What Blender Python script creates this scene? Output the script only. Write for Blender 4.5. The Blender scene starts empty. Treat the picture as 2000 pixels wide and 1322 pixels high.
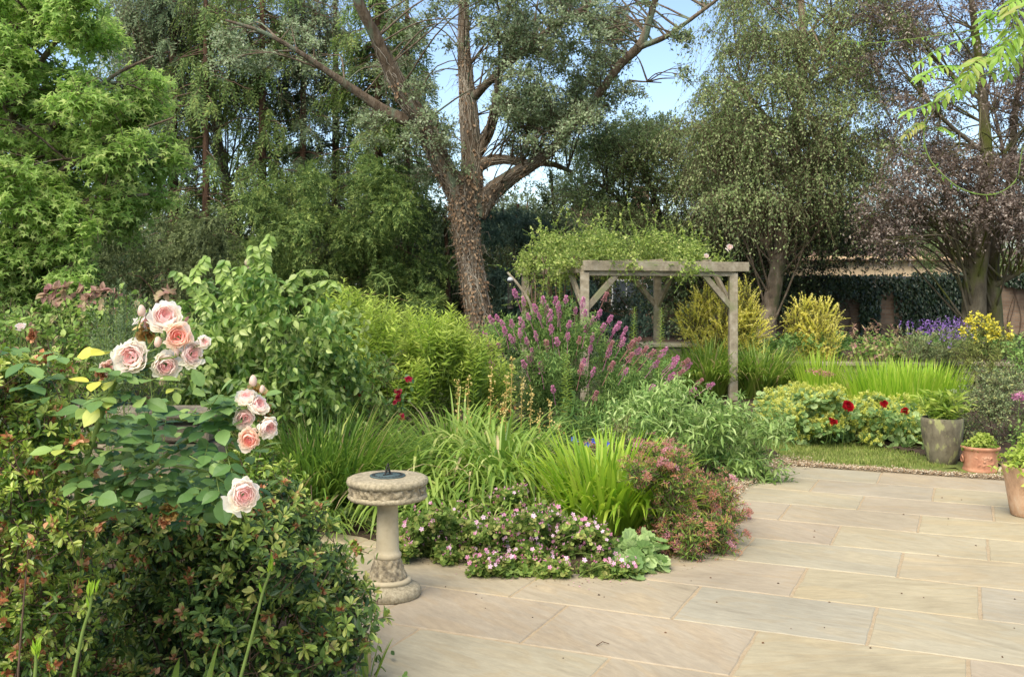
import bpy, math, random
import numpy as np
from mathutils import Vector, Matrix

R_ = np.random.default_rng(11)
random.seed(5)
PI = math.pi
SC = bpy.context.scene
COL = SC.collection
H, F0, YH = 1.7, 2000.0, 565.0


def P(px, py, D):
    """photo position seen at depth D metres -> point of the garden"""
    return np.array([(px - 1000) * D / F0, D, H - (py - YH) * D / F0])


def G(px, py):
    """photo position lying on the flat ground"""
    D = H * F0 / (py - YH)
    return ((px - 1000) * D / F0, D)


def nrm(v):
    return v / np.maximum(np.linalg.norm(v, axis=-1, keepdims=True), 1e-9)


# ------------------------------------------------------------------ mesh accumulation
class Acc:
    def __init__(s):
        s.v, s.l, s.n, s.r, s.m, s.sm = [], [], [], [], [], []
        s.nv = 0

    def add(s, V, F, rnd=.5, mat=0, smooth=False):
        V = np.asarray(V, dtype=np.float32).reshape(-1, 3)
        F = np.asarray(F, dtype=np.int64)
        m, k = F.shape
        s.v.append(V)
        s.l.append((F + s.nv).ravel())
        s.n.append(np.full(m, k))
        s.r.append(np.broadcast_to(np.asarray(rnd, dtype=np.float32), (m,)).copy())
        s.m.append(np.full(m, mat))
        s.sm.append(np.full(m, smooth))
        s.nv += len(V)

    def build(s, name, mats, parent=None):
        me = bpy.data.meshes.new(name)
        if s.nv:
            V = np.concatenate(s.v); L = np.concatenate(s.l); n = np.concatenate(s.n)
            me.vertices.add(len(V)); me.vertices.foreach_set('co', V.ravel())
            me.loops.add(len(L)); me.loops.foreach_set('vertex_index', L.astype(np.int32))
            me.polygons.add(len(n))
            me.polygons.foreach_set('loop_start', np.concatenate([[0], np.cumsum(n)[:-1]]).astype(np.int32))
            me.polygons.foreach_set('material_index', np.concatenate(s.m).astype(np.int32))
            me.polygons.foreach_set('use_smooth', np.concatenate(s.sm))
            a = me.attributes.new('rnd', 'FLOAT', 'FACE')
            a.data.foreach_set('value', np.clip(np.concatenate(s.r), 0, 1).astype(np.float32))
            me.update(calc_edges=True)
        if not isinstance(mats, (list, tuple)):
            mats = [mats]
        for m in mats:
            me.materials.append(m)
        o = bpy.data.objects.new(name, me)
        COL.objects.link(o)
        if parent is not None:
            o.parent = parent
            o.matrix_parent_inverse = Matrix.Translation(-parent.location) if parent.type == 'EMPTY' else Matrix()
        return o


def tag(o, label=None, cat=None, group=None, kind=None):
    if label: o['label'] = label
    if cat: o['category'] = cat
    if group: o['group'] = group
    if kind: o['kind'] = kind
    return o


def thing(name, label, cat, loc=(0, 0, 0), group=None):
    o = bpy.data.objects.new(name, None)
    COL.objects.link(o)
    o.location = tuple(float(c) for c in loc)
    o.empty_display_size = .1
    return tag(o, label, cat, group)


# ------------------------------------------------------------------ materials
def new_mat(name):
    m = bpy.data.materials.new(name)
    m.use_nodes = True
    nt = m.node_tree
    nt.nodes.clear()
    return m, nt, nt.nodes, nt.links


def ramp(nodes, stops):
    r = nodes.new('ShaderNodeValToRGB')
    while len(r.color_ramp.elements) < len(stops):
        r.color_ramp.elements.new(.5)
    for e, (p, c) in zip(r.color_ramp.elements, stops):
        e.position = p
        e.color = (c[0], c[1], c[2], 1)
    return r


def leaf_mat(name, stops, trans=.35, rough=.5, spec=.3, var=.25, vscale=1.3):
    """foliage or petal: colour per leaf from a ramp, clump variation, light passing through"""
    m, nt, N, L = new_mat(name)
    at = N.new('ShaderNodeAttribute'); at.attribute_name = 'rnd'
    if len(stops[0]) == 3:
        stops = [(i / (len(stops) - 1), c) for i, c in enumerate(stops)]
    r = ramp(N, stops)
    L.new(at.outputs['Fac'], r.inputs[0])
    tc = N.new('ShaderNodeTexCoord')
    no = N.new('ShaderNodeTexNoise'); no.inputs['Scale'].default_value = vscale; no.inputs['Detail'].default_value = 3
    L.new(tc.outputs['Object'], no.inputs['Vector'])
    mr = N.new('ShaderNodeMapRange')
    mr.inputs['From Min'].default_value = .3; mr.inputs['From Max'].default_value = .7
    mr.inputs['To Min'].default_value = 1 - var; mr.inputs['To Max'].default_value = 1 + var
    L.new(no.outputs['Fac'], mr.inputs['Value'])
    hsv = N.new('ShaderNodeHueSaturation'); hsv.inputs['Saturation'].default_value = .98
    L.new(mr.outputs['Result'], hsv.inputs['Value'])
    L.new(r.outputs['Color'], hsv.inputs['Color'])
    b = N.new('ShaderNodeBsdfPrincipled')
    b.inputs['Roughness'].default_value = rough
    b.inputs['Specular IOR Level'].default_value = spec
    L.new(hsv.outputs['Color'], b.inputs['Base Color'])
    if trans > 0:
        t = N.new('ShaderNodeBsdfTranslucent')
        h2 = N.new('ShaderNodeHueSaturation')
        h2.inputs['Saturation'].default_value = 1.04; h2.inputs['Value'].default_value = 1.35
        L.new(hsv.outputs['Color'], h2.inputs['Color'])
        L.new(h2.outputs['Color'], t.inputs['Color'])
        mx = N.new('ShaderNodeMixShader'); mx.inputs[0].default_value = trans
        L.new(b.outputs[0], mx.inputs[1]); L.new(t.outputs[0], mx.inputs[2])
        outn = mx
    else:
        outn = b
    o = N.new('ShaderNodeOutputMaterial')
    L.new(outn.outputs[0], o.inputs['Surface'])
    return m


def rock_mat(name, stops, scale=8, rough=.9, bump=.3, stretch=(1, 1, 1), detail=8, scale2=None, stops2=None, fac2=(.55, .65), bscale=None, dist=.02, spec=.25):
    m, nt, N, L = new_mat(name)
    tc = N.new('ShaderNodeTexCoord'); mp = N.new('ShaderNodeMapping')
    mp.inputs['Scale'].default_value = stretch
    L.new(tc.outputs['Object'], mp.inputs['Vector'])
    no = N.new('ShaderNodeTexNoise'); no.inputs['Scale'].default_value = scale; no.inputs['Detail'].default_value = detail
    no.inputs['Roughness'].default_value = .65
    L.new(mp.outputs[0], no.inputs['Vector'])
    if len(stops[0]) == 3:
        stops = [(.3 + .4 * i / (len(stops) - 1), c) for i, c in enumerate(stops)]
    r = ramp(N, stops); L.new(no.outputs['Fac'], r.inputs[0])
    colo = r.outputs['Color']
    if stops2:
        n2 = N.new('ShaderNodeTexNoise'); n2.inputs['Scale'].default_value = scale2; n2.inputs['Detail'].default_value = 6
        L.new(mp.outputs[0], n2.inputs['Vector'])
        mr = N.new('ShaderNodeMapRange'); mr.inputs['From Min'].default_value = fac2[0]; mr.inputs['From Max'].default_value = fac2[1]
        L.new(n2.outputs['Fac'], mr.inputs['Value'])
        mx = N.new('ShaderNodeMixRGB'); mx.inputs['Color2'].default_value = (*stops2, 1)
        L.new(mr.outputs[0], mx.inputs['Fac']); L.new(colo, mx.inputs['Color1'])
        colo = mx.outputs[0]
    b = N.new('ShaderNodeBsdfPrincipled'); b.inputs['Roughness'].default_value = rough
    b.inputs['Specular IOR Level'].default_value = spec
    L.new(colo, b.inputs['Base Color'])
    if bump:
        n3 = N.new('ShaderNodeTexNoise'); n3.inputs['Scale'].default_value = bscale or scale * 3; n3.inputs['Detail'].default_value = 8
        n3.inputs['Roughness'].default_value = .7
        L.new(mp.outputs[0], n3.inputs['Vector'])
        bp = N.new('ShaderNodeBump'); bp.inputs['Strength'].default_value = bump; bp.inputs['Distance'].default_value = dist
        L.new(n3.outputs['Fac'], bp.inputs['Height']); L.new(bp.outputs[0], b.inputs['Normal'])
    o = N.new('ShaderNodeOutputMaterial'); L.new(b.outputs[0], o.inputs['Surface'])
    return m


M = {}
M['soil'] = rock_mat('soil', [(.03, .02, .013), (.09, .06, .04)], 14, 1, .8, bscale=60)
M['ground'] = rock_mat('ground', [(.025, .03, .012), (.07, .08, .03)], 3, 1, .8, bscale=40)
M['lawn'] = rock_mat('lawn', [(.10, .13, .03), (.16, .19, .045)], 12, 1, .5, bscale=90)
M['bark'] = rock_mat('bark', [(.05, .035, .022), (.15, .11, .075), (.24, .2, .15)], 9, .95, 1, (1, 1, .25), scale2=3, stops2=(.16, .2, .13), bscale=26, dist=.05)
M['bark_birch'] = rock_mat('bark_birch', [(.08, .06, .04), (.2, .15, .1), (.34, .27, .2)], 7, .9, .8, (1, 1, .5), scale2=4, stops2=(.1, .1, .05), bscale=20, dist=.03)
M['bark_beech'] = rock_mat('bark_beech', [(.055, .045, .03), (.12, .1, .065), (.19, .165, .115)], 6, .9, .8, (1, 1, .35), scale2=2.5, stops2=(.1, .11, .025), fac2=(.48, .6), bscale=18, dist=.03)
M['bark_conifer'] = rock_mat('bark_conifer', [(.05, .03, .02), (.15, .085, .055)], 10, .95, .8, (1, 1, .2), bscale=24, dist=.03)
M['twig'] = rock_mat('twig', [(.07, .045, .03), (.15, .1, .07)], 30, .9, 0)
M['greenstem'] = rock_mat('greenstem', [(.1, .15, .03), (.17, .24, .06)], 20, .6, 0)
M['ivyvine'] = leaf_mat('ivyvine', [(.13, .1, .075), (.24, .2, .15), (.36, .32, .26)], 0, .9, .1, .2)
M['ivydead'] = leaf_mat('ivydead', [(.14, .09, .055), (.27, .17, .1), (.38, .27, .17)], .1, .9, .1, .2)
M['timber'] = rock_mat('timber', [(.15, .125, .085), (.26, .22, .155), (.36, .32, .245)], 10, .85, .5, (1, 1, 1), scale2=2, stops2=(.2, .2, .11), bscale=60, dist=.01)


# ------------------------------------------------------------------ leaf templates (x width, y length, z normal)
def T(v, f): return (np.array(v, dtype=np.float32), f)


DIA = T([(0, 0, 0), (.27, .45, .06), (0, 1, -.04), (-.27, .45, .06)], [[0, 1, 2], [0, 2, 3]])
NEEDLE = T([(0, 0, 0), (.11, .4, .02), (0, 1, 0), (-.11, .4, .02)], [[0, 1, 2], [0, 2, 3]])
LANCE = T([(0, 0, 0), (0, .4, 0), (0, 1, -.16), (.11, .35, .05), (-.11, .35, .05), (.09, .65, 0), (-.09, .65, 0)],
          [[0, 3, 1], [0, 1, 4], [1, 3, 5], [1, 5, 2], [1, 2, 6], [1, 6, 4]])
OVATE = T([(0, 0, 0), (0, .35, 0), (0, .7, -.04), (0, 1, -.16), (.2, .2, .07), (.3, .45, .07), (.17, .76, -.01), (-.2, .2, .07), (-.3, .45, .07), (-.17, .76, -.01)],
          [[0, 4, 1], [1, 4, 5], [1, 5, 2], [2, 5, 6], [2, 6, 3], [0, 1, 7], [1, 8, 7], [1, 2, 8], [2, 9, 8], [2, 3, 9]])
def widerleaf():
    ys = [0, .08, .2, .33, .46, .6, .73, .86, 1]; ws = [.0, .15, .27, .34, .36, .33, .26, .15, 0]
    v = [(0, y, -.1 * y * y) for y in ys]; f = []
    for sg in (1, -1):
        o_ = len(v)
        for i in range(1, 8): v.append((sg * ws[i] * (1.04 if i % 2 else .98), ys[i] - (.02 if i % 2 else 0), -.1 * ys[i] ** 2 + .16 * ws[i]))
        tri = [[0, o_, 1]] + [[i + 1, o_ + i, o_ + i + 1, i + 2] for i in range(6)] + [[7, o_ + 6, 8]]
        for q in tri:
            q = q if sg > 0 else q[::-1]
            f += [q] if len(q) == 3 else [q[:3], [q[0], q[2], q[3]]]
    return T(v, f)


WIDE = widerleaf()
OBOV = T([(0, 0, 0), (0, .5, .0), (0, 1, -.06), (.1, .25, .03), (.19, .6, .06), (.13, .86, .02), (-.1, .25, .03), (-.19, .6, .06), (-.13, .86, .02)],
         [[0, 3, 1], [1, 3, 4], [1, 4, 5], [1, 5, 2], [0, 1, 6], [1, 7, 6], [1, 8, 7], [1, 2, 8]])


def star():
    v = [(0, .3, 0)]; f = []
    for i in range(10):
        a = math.radians(-126 + i * 36 - 18 + 18)
        ln = [.42, .2, .62, .26, .75, .26, .62, .2, .42, .12][i] if i < 9 else .12
        v.append((math.sin(math.radians(-144 + i * 36)) * ln, .3 + math.cos(math.radians(-144 + i * 36)) * ln, (-.1 if i % 2 == 0 else .05)))
    for i in range(10):
        f.append([0, 1 + i, 1 + (i + 1) % 10])
    return T(v, f)


STAR = star()


def roundleaf(lobes=9):
    v = [(0, .5, -.06)]; f = []
    n = lobes * 2
    for i in range(n + 1):
        a = math.radians(-165 + 330 * i / n)
        r = .5 if i % 2 else .43
        v.append((math.sin(a) * r, .5 + math.cos(a) * r, .05 + (.05 if i % 2 else 0)))
    for i in range(n):
        f.append([0, 1 + i, 2 + i])
    return T(v, f)


ROUND = roundleaf()
ROUND5 = roundleaf(5)


def inst(A, tm, Pb, Y, N, S, rnd, mat=0, smooth=False):
    Pb = np.asarray(Pb, dtype=np.float32); n = len(Pb)
    if n == 0: return
    Y = nrm(np.asarray(Y)); X = nrm(np.cross(Y, N)); Z = np.cross(X, Y)
    S = np.broadcast_to(np.asarray(S, dtype=np.float32), (n,))
    tv, tf = tm; tf = np.asarray(tf)
    B = np.stack([X, Y, Z], axis=1).astype(np.float32)          # n,3,3 rows = axes
    V = Pb[:, None, :] + np.einsum('kj,njc->nkc', tv, B) * S[:, None, None]
    k = len(tv)
    F = tf[None] + (np.arange(n) * k)[:, None, None]
    rnd = np.repeat(np.broadcast_to(rnd, (n,)), len(tf))
    A.add(V, F.reshape(-1, tf.shape[1]), rnd, mat, smooth)


def tubes(A, C, r0, r1, sides=3, rnd=.5, mat=0):
    """C (n,k,3) curves, r0/r1 radii at both ends"""
    n, k, _ = C.shape
    if n == 0: return
    Tn = np.gradient(C, axis=1); Tn = nrm(Tn)
    ref = np.where(np.abs(Tn[..., 2:3]) > .9, np.array([1., 0, 0]), np.array([0, 0, 1.]))
    X = nrm(np.cross(Tn, ref)); Y = np.cross(Tn, X)
    r0 = np.broadcast_to(r0, (n,)); r1 = np.broadcast_to(r1, (n,))
    t = np.linspace(0, 1, k)
    rad = r0[:, None] * (1 - t) + r1[:, None] * t
    a = np.arange(sides) * 2 * PI / sides
    V = C[:, :, None, :] + rad[:, :, None, None] * (np.cos(a)[:, None] * X[:, :, None, :] + np.sin(a)[:, None] * Y[:, :, None, :])
    i = np.arange(k - 1)[:, None]; j = np.arange(sides)[None]
    q = np.stack([i * sides + j, i * sides + (j + 1) % sides, (i + 1) * sides + (j + 1) % sides, (i + 1) * sides + j], -1).reshape(-1, 4)
    Fq = q[None] + (np.arange(n) * k * sides)[:, None, None]
    A.add(V, Fq.reshape(-1, 4), np.repeat(np.broadcast_to(rnd, (n,)), len(q)), mat, True)


def spline(pts, sub=6):
    p = np.asarray(pts, dtype=float); n = len(p)
    if n < 3: 
        t = np.linspace(0, 1, sub + 1)[:, None]
        return p[0] * (1 - t) + p[-1] * t
    q = np.vstack([2 * p[0] - p[1], p, 2 * p[-1] - p[-2]])
    out = []
    for i in range(n - 1):
        a, b, c, d = q[i:i + 4]
        for t in np.linspace(0, 1, sub, endpoint=False):
            out.append(.5 * (2 * b + (c - a) * t + (2 * a - 5 * b + 4 * c - d) * t * t + (3 * b - a - 3 * c + d) * t ** 3))
    out.append(p[-1])
    return np.array(out)


def limb(A, pts, sides=12, sub=6, rough=.06, mat=0, flare=0):
    """pts rows x,y,z,r : one thick tapering limb with an uneven surface"""
    s = spline(np.asarray(pts, dtype=float), sub)
    C, r = s[:, :3], s[:, 3]
    Tn = nrm(np.gradient(C, axis=0))
    X = nrm(np.cross(Tn, np.array([0.01, 1, .02]))); Y = np.cross(Tn, X)
    a = np.arange(sides) * 2 * PI / sides
    k = len(C)
    ph = R_.random(4) * 6
    lump = 1 + rough * (np.sin(2 * a + ph[0])[None] * .7 + np.sin(3 * a + ph[1])[None] + .8 * np.sin(5 * a[None] + np.arange(k)[:, None] * .35 + ph[2])) + R_.normal(0, rough * .35, (k, sides))
    rr = r[:, None] * lump
    if flare:
        rr[0] *= 1.5; rr[1] *= 1.2
    V = C[:, None] + rr[..., None] * (np.cos(a)[None, :, None] * X[:, None] + np.sin(a)[None, :, None] * Y[:, None])
    i = np.arange(k - 1)[:, None]; j = np.arange(sides)[None]
    q = np.stack([i * sides + j, i * sides + (j + 1) % sides, (i + 1) * sides + (j + 1) % sides, (i + 1) * sides + j], -1).reshape(-1, 4)
    A.add(V, q, .5, mat, True)
    return C, r


# ------------------------------------------------------------------ foliage
def lump(px, py, D, rx, ry, rd=None):
    s = D / F0
    return (P(px, py, D), np.array([rx * s, (rd if rd is not None else .5 * (rx + ry)) * s, ry * s]))


def inpoly(poly, x, y):
    c = False; j = len(poly) - 1
    for i in range(len(poly)):
        if (poly[i][1] > y) != (poly[j][1] > y) and x < (poly[j][0] - poly[i][0]) * (y - poly[i][1]) / (poly[j][1] - poly[i][1]) + poly[i][0]:
            c = not c
        j = i
    return c


def polylumps(poly, D0, D1, n, r0, r1, flat=.7):
    """n leaf clumps spread through a crown whose outline is poly (photo px), radii r0..r1 px"""
    xs = [p[0] for p in poly]; ys = [p[1] for p in poly]
    out = []; tries = 0
    while len(out) < n and tries < n * 60:
        tries += 1
        x = R_.uniform(min(xs), max(xs)); y = R_.uniform(min(ys), max(ys))
        if not inpoly(poly, x, y): continue
        r = R_.uniform(r0, r1)
        D = R_.uniform(D0, D1)
        out.append(lump(x, y, D, r, r * flat, r))
    return out


def orth(t):
    ref = np.where(np.abs(t[..., 2:3]) > .9, np.array([1., 0, 0]), np.array([0, 0, 1.]))
    X = nrm(np.cross(t, ref)); return X, np.cross(t, X)


def fol(A, lumps, dens, L, k, leaf, size, up=.6, out=1., jit=.35, droop=.3, spread=.9, along=.6, grav=0., S=None, srad=.003, smat=0,
        tipb=.25, base=.5, inner=.3, back=.5, nz=1., mat=0, zmin=.03, sv=.25, whorl=False, tmin=.15, noise=.17, seg=4):
    tips = []; dirs = []
    for c, Rr in lumps:
        p = 1.6
        a_, b_, c_ = Rr
        area = 4 * PI * (((a_ * b_) ** p + (a_ * c_) ** p + (b_ * c_) ** p) / 3) ** (1 / p)
        N = max(1, int(dens * area + R_.random()))
        u = nrm(R_.normal(0, 1, (N, 3)))
        keep = R_.random(N) < np.where(u[:, 1] > .25, back, 1.)
        keep &= ~((u[:, 2] < -.5) & (R_.random(N) < .35))
        u = u[keep]; N = len(u)
        if N == 0: continue
        r = np.where(R_.random(N) < inner, R_.random(N) ** .5 * .8 + .1, 1 + R_.normal(0, .09, N))
        tip = c + u * r[:, None] * Rr
        d = nrm(out * nrm(u / Rr * Rr.mean()) + np.array([0, 0, up]) + R_.normal(0, jit, (N, 3)))
        Ls = L * R_.uniform(.6, 1.25, N)
        st = tip - d * (Ls * (.8 if droop < .5 else .4))[:, None]
        ok = tip[:, 2] > zmin
        tip, d, Ls, st, u = tip[ok], d[ok], Ls[ok], st[ok], u[ok]
        N = len(st)
        if N == 0: continue
        tt = np.linspace(0, 1, seg)
        g = np.array([0, 0, -1.])
        C = st[:, None] + (Ls[:, None] * tt)[..., None] * d[:, None] + (Ls[:, None] * droop * tt ** 2)[..., None] * g
        if S is not None:
            tubes(S, C, srad, srad * .5, 3, .5, smat)
        if k > 0:
            if whorl:
                t = np.broadcast_to(np.clip(1 - np.abs(R_.normal(0, .09, (N, k))), 0, 1), (N, k))
            else:
                t = np.broadcast_to(np.linspace(tmin, 1, k), (N, k)) + R_.normal(0, .4 / k, (N, k))
            az = np.arange(k)[None] * 2.4 + R_.random((N, 1)) * 6.28 + R_.normal(0, .25, (N, k))
            pos = st[:, None] + (Ls[:, None] * t)[..., None] * d[:, None] + (Ls[:, None] * droop * t ** 2)[..., None] * g
            tan = nrm(d[:, None] + (2 * droop * t)[..., None] * g)
            X, Y = orth(tan)
            rad = np.cos(az)[..., None] * X + np.sin(az)[..., None] * Y
            ld = nrm(tan * along + rad * spread + g * grav + R_.normal(0, .15, rad.shape))
            nn = nrm(np.array([0, 0, nz]) + u[:, None] * .6 + R_.normal(0, .35, ld.shape))
            sz = size * R_.uniform(1 - sv, 1 + sv, (N, k)) * (1 - .25 * np.clip(t, 0, 1) ** 4)
            rnd = base + tipb * (t - .5) * 1.5 + R_.normal(0, noise, (N, k)) + R_.normal(0, noise * .7, (N, 1))
            inst(A, leaf, pos.reshape(-1, 3), ld.reshape(-1, 3), nn.reshape(-1, 3), sz.ravel(), rnd.ravel(), mat)
        tips.append(C[:, -1]); dirs.append(nrm(C[:, -1] - C[:, -2]))
    return (np.concatenate(tips), np.concatenate(dirs)) if tips else (np.zeros((0, 3)), np.zeros((0, 3)))


def blades(A, Pb, az, lean, Ls, w, droop, seg=7, rnd=.5, mat=0, fold=.25, p=1.6):
    """strap leaves: base points, azimuth, lean from the vertical, lengths, widths"""
    n = len(Pb)
    d0 = np.stack([np.sin(lean) * np.cos(az), np.sin(lean) * np.sin(az), np.cos(lean)], -1)
    pos = np.array(Pb, dtype=float); rows = []
    side = nrm(np.cross(d0, np.array([0, 0, 1.])) + 1e-4)
    for i in range(seg + 1):
        t = i / seg
        d = nrm(d0 + np.array([0, 0, -1.]) * (droop * t ** p)[:, None])
        wd = w * (min(1, .55 + t * 2.2)) * (1 - t ** 2.6) ** .8
        up = np.cross(side, d)
        rows.append(np.stack([pos - side * wd[:, None] + up * (wd * fold)[:, None], pos, pos + side * wd[:, None] + up * (wd * fold)[:, None]], 1))
        pos = pos + d * (Ls / seg)[:, None]
        pos[:, 2] = np.maximum(pos[:, 2], .02)
    V = np.stack(rows, 1)                                     # n,seg+1,3,3
    i = np.arange(seg)[:, None]; j = np.arange(2)[None]
    q = np.stack([i * 3 + j, i * 3 + j + 1, (i + 1) * 3 + j + 1, (i + 1) * 3 + j], -1).reshape(-1, 4)
    Fq = q[None] + (np.arange(n) * (seg + 1) * 3)[:, None, None]
    A.add(V, Fq.reshape(-1, 4), np.repeat(np.broadcast_to(rnd, (n,)), len(q)), mat, True)


def clump_blades(A, cx, cy, rx, ry, n, L, w, lean=(.1, .8), droop=(1., 2.2), z=.03, base=.5, mat=0, p=1.6, lv=.25, fans=0):
    a = R_.random(n) * 2 * PI; r = np.sqrt(R_.random(n))
    x = cx + r * np.cos(a) * rx; y = cy + r * np.sin(a) * ry
    az = np.arctan2((y - cy) / ry, (x - cx) / rx) + R_.normal(0, .6, n)
    ln = lean[0] + (lean[1] - lean[0]) * (r * .75 + .25 * R_.random(n))
    Ls = L * R_.uniform(1 - lv, 1 + lv * .7, n)
    blades(A, np.stack([x, y, np.full(n, z)], -1), az, ln, Ls, w * R_.uniform(.7, 1.2, n), R_.uniform(droop[0], droop[1], n), rnd=np.where(R_.random(n) < .045, 1., np.clip(base + R_.normal(0, .22, n), 0, .93)), mat=mat, p=p)


def box(A, c, s, rz=0, rnd=.5, mat=0, taper=1, ry=0, bev=0, R=None):
    x, y, z = s[0] / 2, s[1] / 2, s[2] / 2
    if bev:
        pr = []
        for zz, k in ((-z, 1), (-z + bev, 0), (z - bev, 0), (z, 1)):
            i = bev * k
            pr.append([(x - i, -y + bev, zz), (x - i, y - bev, zz), (x - bev, y - i, zz), (-x + bev, y - i, zz), (-x + i, y - bev, zz), (-x + i, -y + bev, zz), (-x + bev, -y + i, zz), (x - bev, -y + i, zz)])
        V = np.array(pr).reshape(-1, 3)
        Fs = [[l * 8 + j, l * 8 + (j + 1) % 8, (l + 1) * 8 + (j + 1) % 8, (l + 1) * 8 + j] for l in range(3) for j in range(8)]
        caps = [[7, 6, 5, 4, 3, 2, 1, 0], [24, 25, 26, 27, 28, 29, 30, 31]]
    else:
        V = np.array([(sx * x, sy * y, sz * z) for sz in (-1, 1) for sy in (-1, 1) for sx in (-1, 1)], dtype=float)
        Fs = [[0, 2, 3, 1], [4, 5, 7, 6], [0, 1, 5, 4], [2, 6, 7, 3], [0, 4, 6, 2], [1, 3, 7, 5]]; caps = None
    if R is not None:
        V = V @ np.array(R).T
    else:
        if ry:
            c_, s_ = math.cos(ry), math.sin(ry)
            V = V @ np.array([[c_, 0, s_], [0, 1, 0], [-s_, 0, c_]]).T
        c_, s_ = math.cos(rz), math.sin(rz)
        V = V @ np.array([[c_, -s_, 0], [s_, c_, 0], [0, 0, 1]]).T
    V = V + np.array(c)
    n0 = A.nv
    A.add(V, Fs, rnd, mat)
    if caps:
        A.l.append(np.array(caps).ravel() + n0); A.n.append(np.array([8, 8])); A.r.append(np.array([rnd, rnd], dtype=np.float32)); A.m.append(np.array([mat, mat])); A.sm.append(np.array([False, False]))


def beam(A, a, b, w, h, bev=.004, mat=0):
    """squared timber from a to b, width w across, height h"""
    a = np.array(a, float); b = np.array(b, float)
    d = b - a; L = np.linalg.norm(d); d /= L
    up = np.array([0, 0, 1.]) if abs(d[2]) < .95 else np.array([0, 1., 0])
    s = np.cross(up, d); s /= np.linalg.norm(s); u = np.cross(d, s)
    box(A, (a + b) / 2, (L, w, h), bev=bev, R=np.stack([d, s, u], 1), mat=mat)


def lathe(A, prof, seg=48, c=(0, 0, 0), mat=0, rnd=.5, disp=None):
    prof = np.array(prof, float); k = len(prof)
    a = np.arange(seg) * 2 * PI / seg
    r = prof[:, 0][:, None] * np.ones(seg)
    if disp: r = r + disp(prof, a)
    V = np.stack([r * np.cos(a), r * np.sin(a), prof[:, 1][:, None] * np.ones(seg)], -1) + np.array(c)
    i = np.arange(k - 1)[:, None]; j = np.arange(seg)[None]
    q = np.stack([i * seg + j, i * seg + (j + 1) % seg, (i + 1) * seg + (j + 1) % seg, (i + 1) * seg + j], -1).reshape(-1, 4)
    A.add(V, q, rnd, mat, True)


def sheet(name, poly, z, m, kind='structure', grid=None, bump=0):
    """flat polygon as one sheet, optionally a bumpy grid clipped to the outline"""
    A = Acc()
    if grid is None:
        A.add([(x, y, z) for x, y in poly], [list(range(len(poly)))])
    else:
        n = len(poly)
        A.add([(x, y, -.02) for x, y in poly] + [(x, y, z * .7) for x, y in poly], [[i, (i + 1) % n, n + (i + 1) % n, n + i] for i in range(n)])
        A.add([(x, y, z * .7) for x, y in poly], [list(range(n))])
        xs = [p[0] for p in poly]; ys = [p[1] for p in poly]
        nx = int((max(xs) - min(xs)) / grid) + 2; ny = int((max(ys) - min(ys)) / grid) + 2
        X, Y = np.meshgrid(min(xs) + np.arange(nx) * grid, min(ys) + np.arange(ny) * grid, indexing='ij')
        ins = np.array([[inpoly(poly, X[i, j], Y[i, j]) for j in range(ny)] for i in range(nx)])
        ins2 = ins.copy(); ins2[1:-1, 1:-1] &= ins[2:, 1:-1] & ins[:-2, 1:-1] & ins[1:-1, 2:] & ins[1:-1, :-2]
        Z = np.where(ins2, z + R_.random((nx, ny)) * bump, z * .71)
        V = np.stack([X, Y, Z], -1).reshape(-1, 3)
        Fs = [[i * ny + j, (i + 1) * ny + j, (i + 1) * ny + j + 1, i * ny + j + 1] for i in range(nx - 1) for j in range(ny - 1)
              if ins[i:i + 2, j:j + 2].all()]
        A.add(V, Fs, .5, 0, True)
    o = A.build(name, m)
    if kind: o['kind'] = kind
    return o
# ------------------------------------------------------------------ world, sun, camera
w = bpy.data.worlds.new('World'); SC.world = w; w.use_nodes = True
nt = w.node_tree; nt.nodes.clear()
sky = nt.nodes.new('ShaderNodeTexSky'); sky.sky_type = 'NISHITA'; sky.sun_disc = False
SUN_EL, SUN_AZ = math.radians(52), math.radians(207)      # compass bearing, +Y = 0
sky.sun_elevation = SUN_EL; sky.sun_rotation = SUN_AZ
sky.air_density = 1.0; sky.dust_density = .6; sky.ozone_density = 1.6
bg = nt.nodes.new('ShaderNodeBackground'); bg.inputs['Strength'].default_value = SKY_STR = .1
ow = nt.nodes.new('ShaderNodeOutputWorld')
hz = nt.nodes.new('ShaderNodeHueSaturation'); hz.inputs['Saturation'].default_value = .98
nt.links.new(sky.outputs[0], hz.inputs['Color']); nt.links.new(hz.outputs[0], bg.inputs[0]); nt.links.new(bg.outputs[0], ow.inputs[0])
sl = bpy.data.lights.new('sun', 'SUN'); sl.energy = 3.0; sl.angle = math.radians(62); sl.color = (1, .9, .73)
so = bpy.data.objects.new('sun', sl); COL.objects.link(so)
sd = Vector((math.sin(SUN_AZ) * math.cos(SUN_EL), math.cos(SUN_AZ) * math.cos(SUN_EL), math.sin(SUN_EL)))
so.rotation_euler = sd.to_track_quat('Z', 'Y').to_euler()
cam = bpy.data.cameras.new('camera'); co = bpy.data.objects.new('camera', cam); COL.objects.link(co)
cam.sensor_width = 36; cam.lens = 36; cam.clip_end = 500; cam.clip_start = .05
cam.shift_y = -(661 - YH) / 2000
co.location = (0, 0, H); co.rotation_euler = (PI / 2, 0, 0)
SC.camera = co
vs = SC.view_settings; vs.view_transform = 'Standard'; vs.look = 'None'; vs.gamma = 1; vs.exposure = 1.27
cy = SC.cycles
cy.max_bounces = 8; cy.diffuse_bounces = 6; cy.transmission_bounces = 6; cy.glossy_bounces = 2
cy.use_denoising = True

# ------------------------------------------------------------------ ground
sheet('ground', [(-90, -6), (90, -6), (90, 140), (-90, 140)], -.05, M['ground'])
TH = math.radians(-24)
UU = np.array([math.cos(TH), math.sin(TH)]); VV = np.array([-math.sin(TH), math.cos(TH)])


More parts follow.
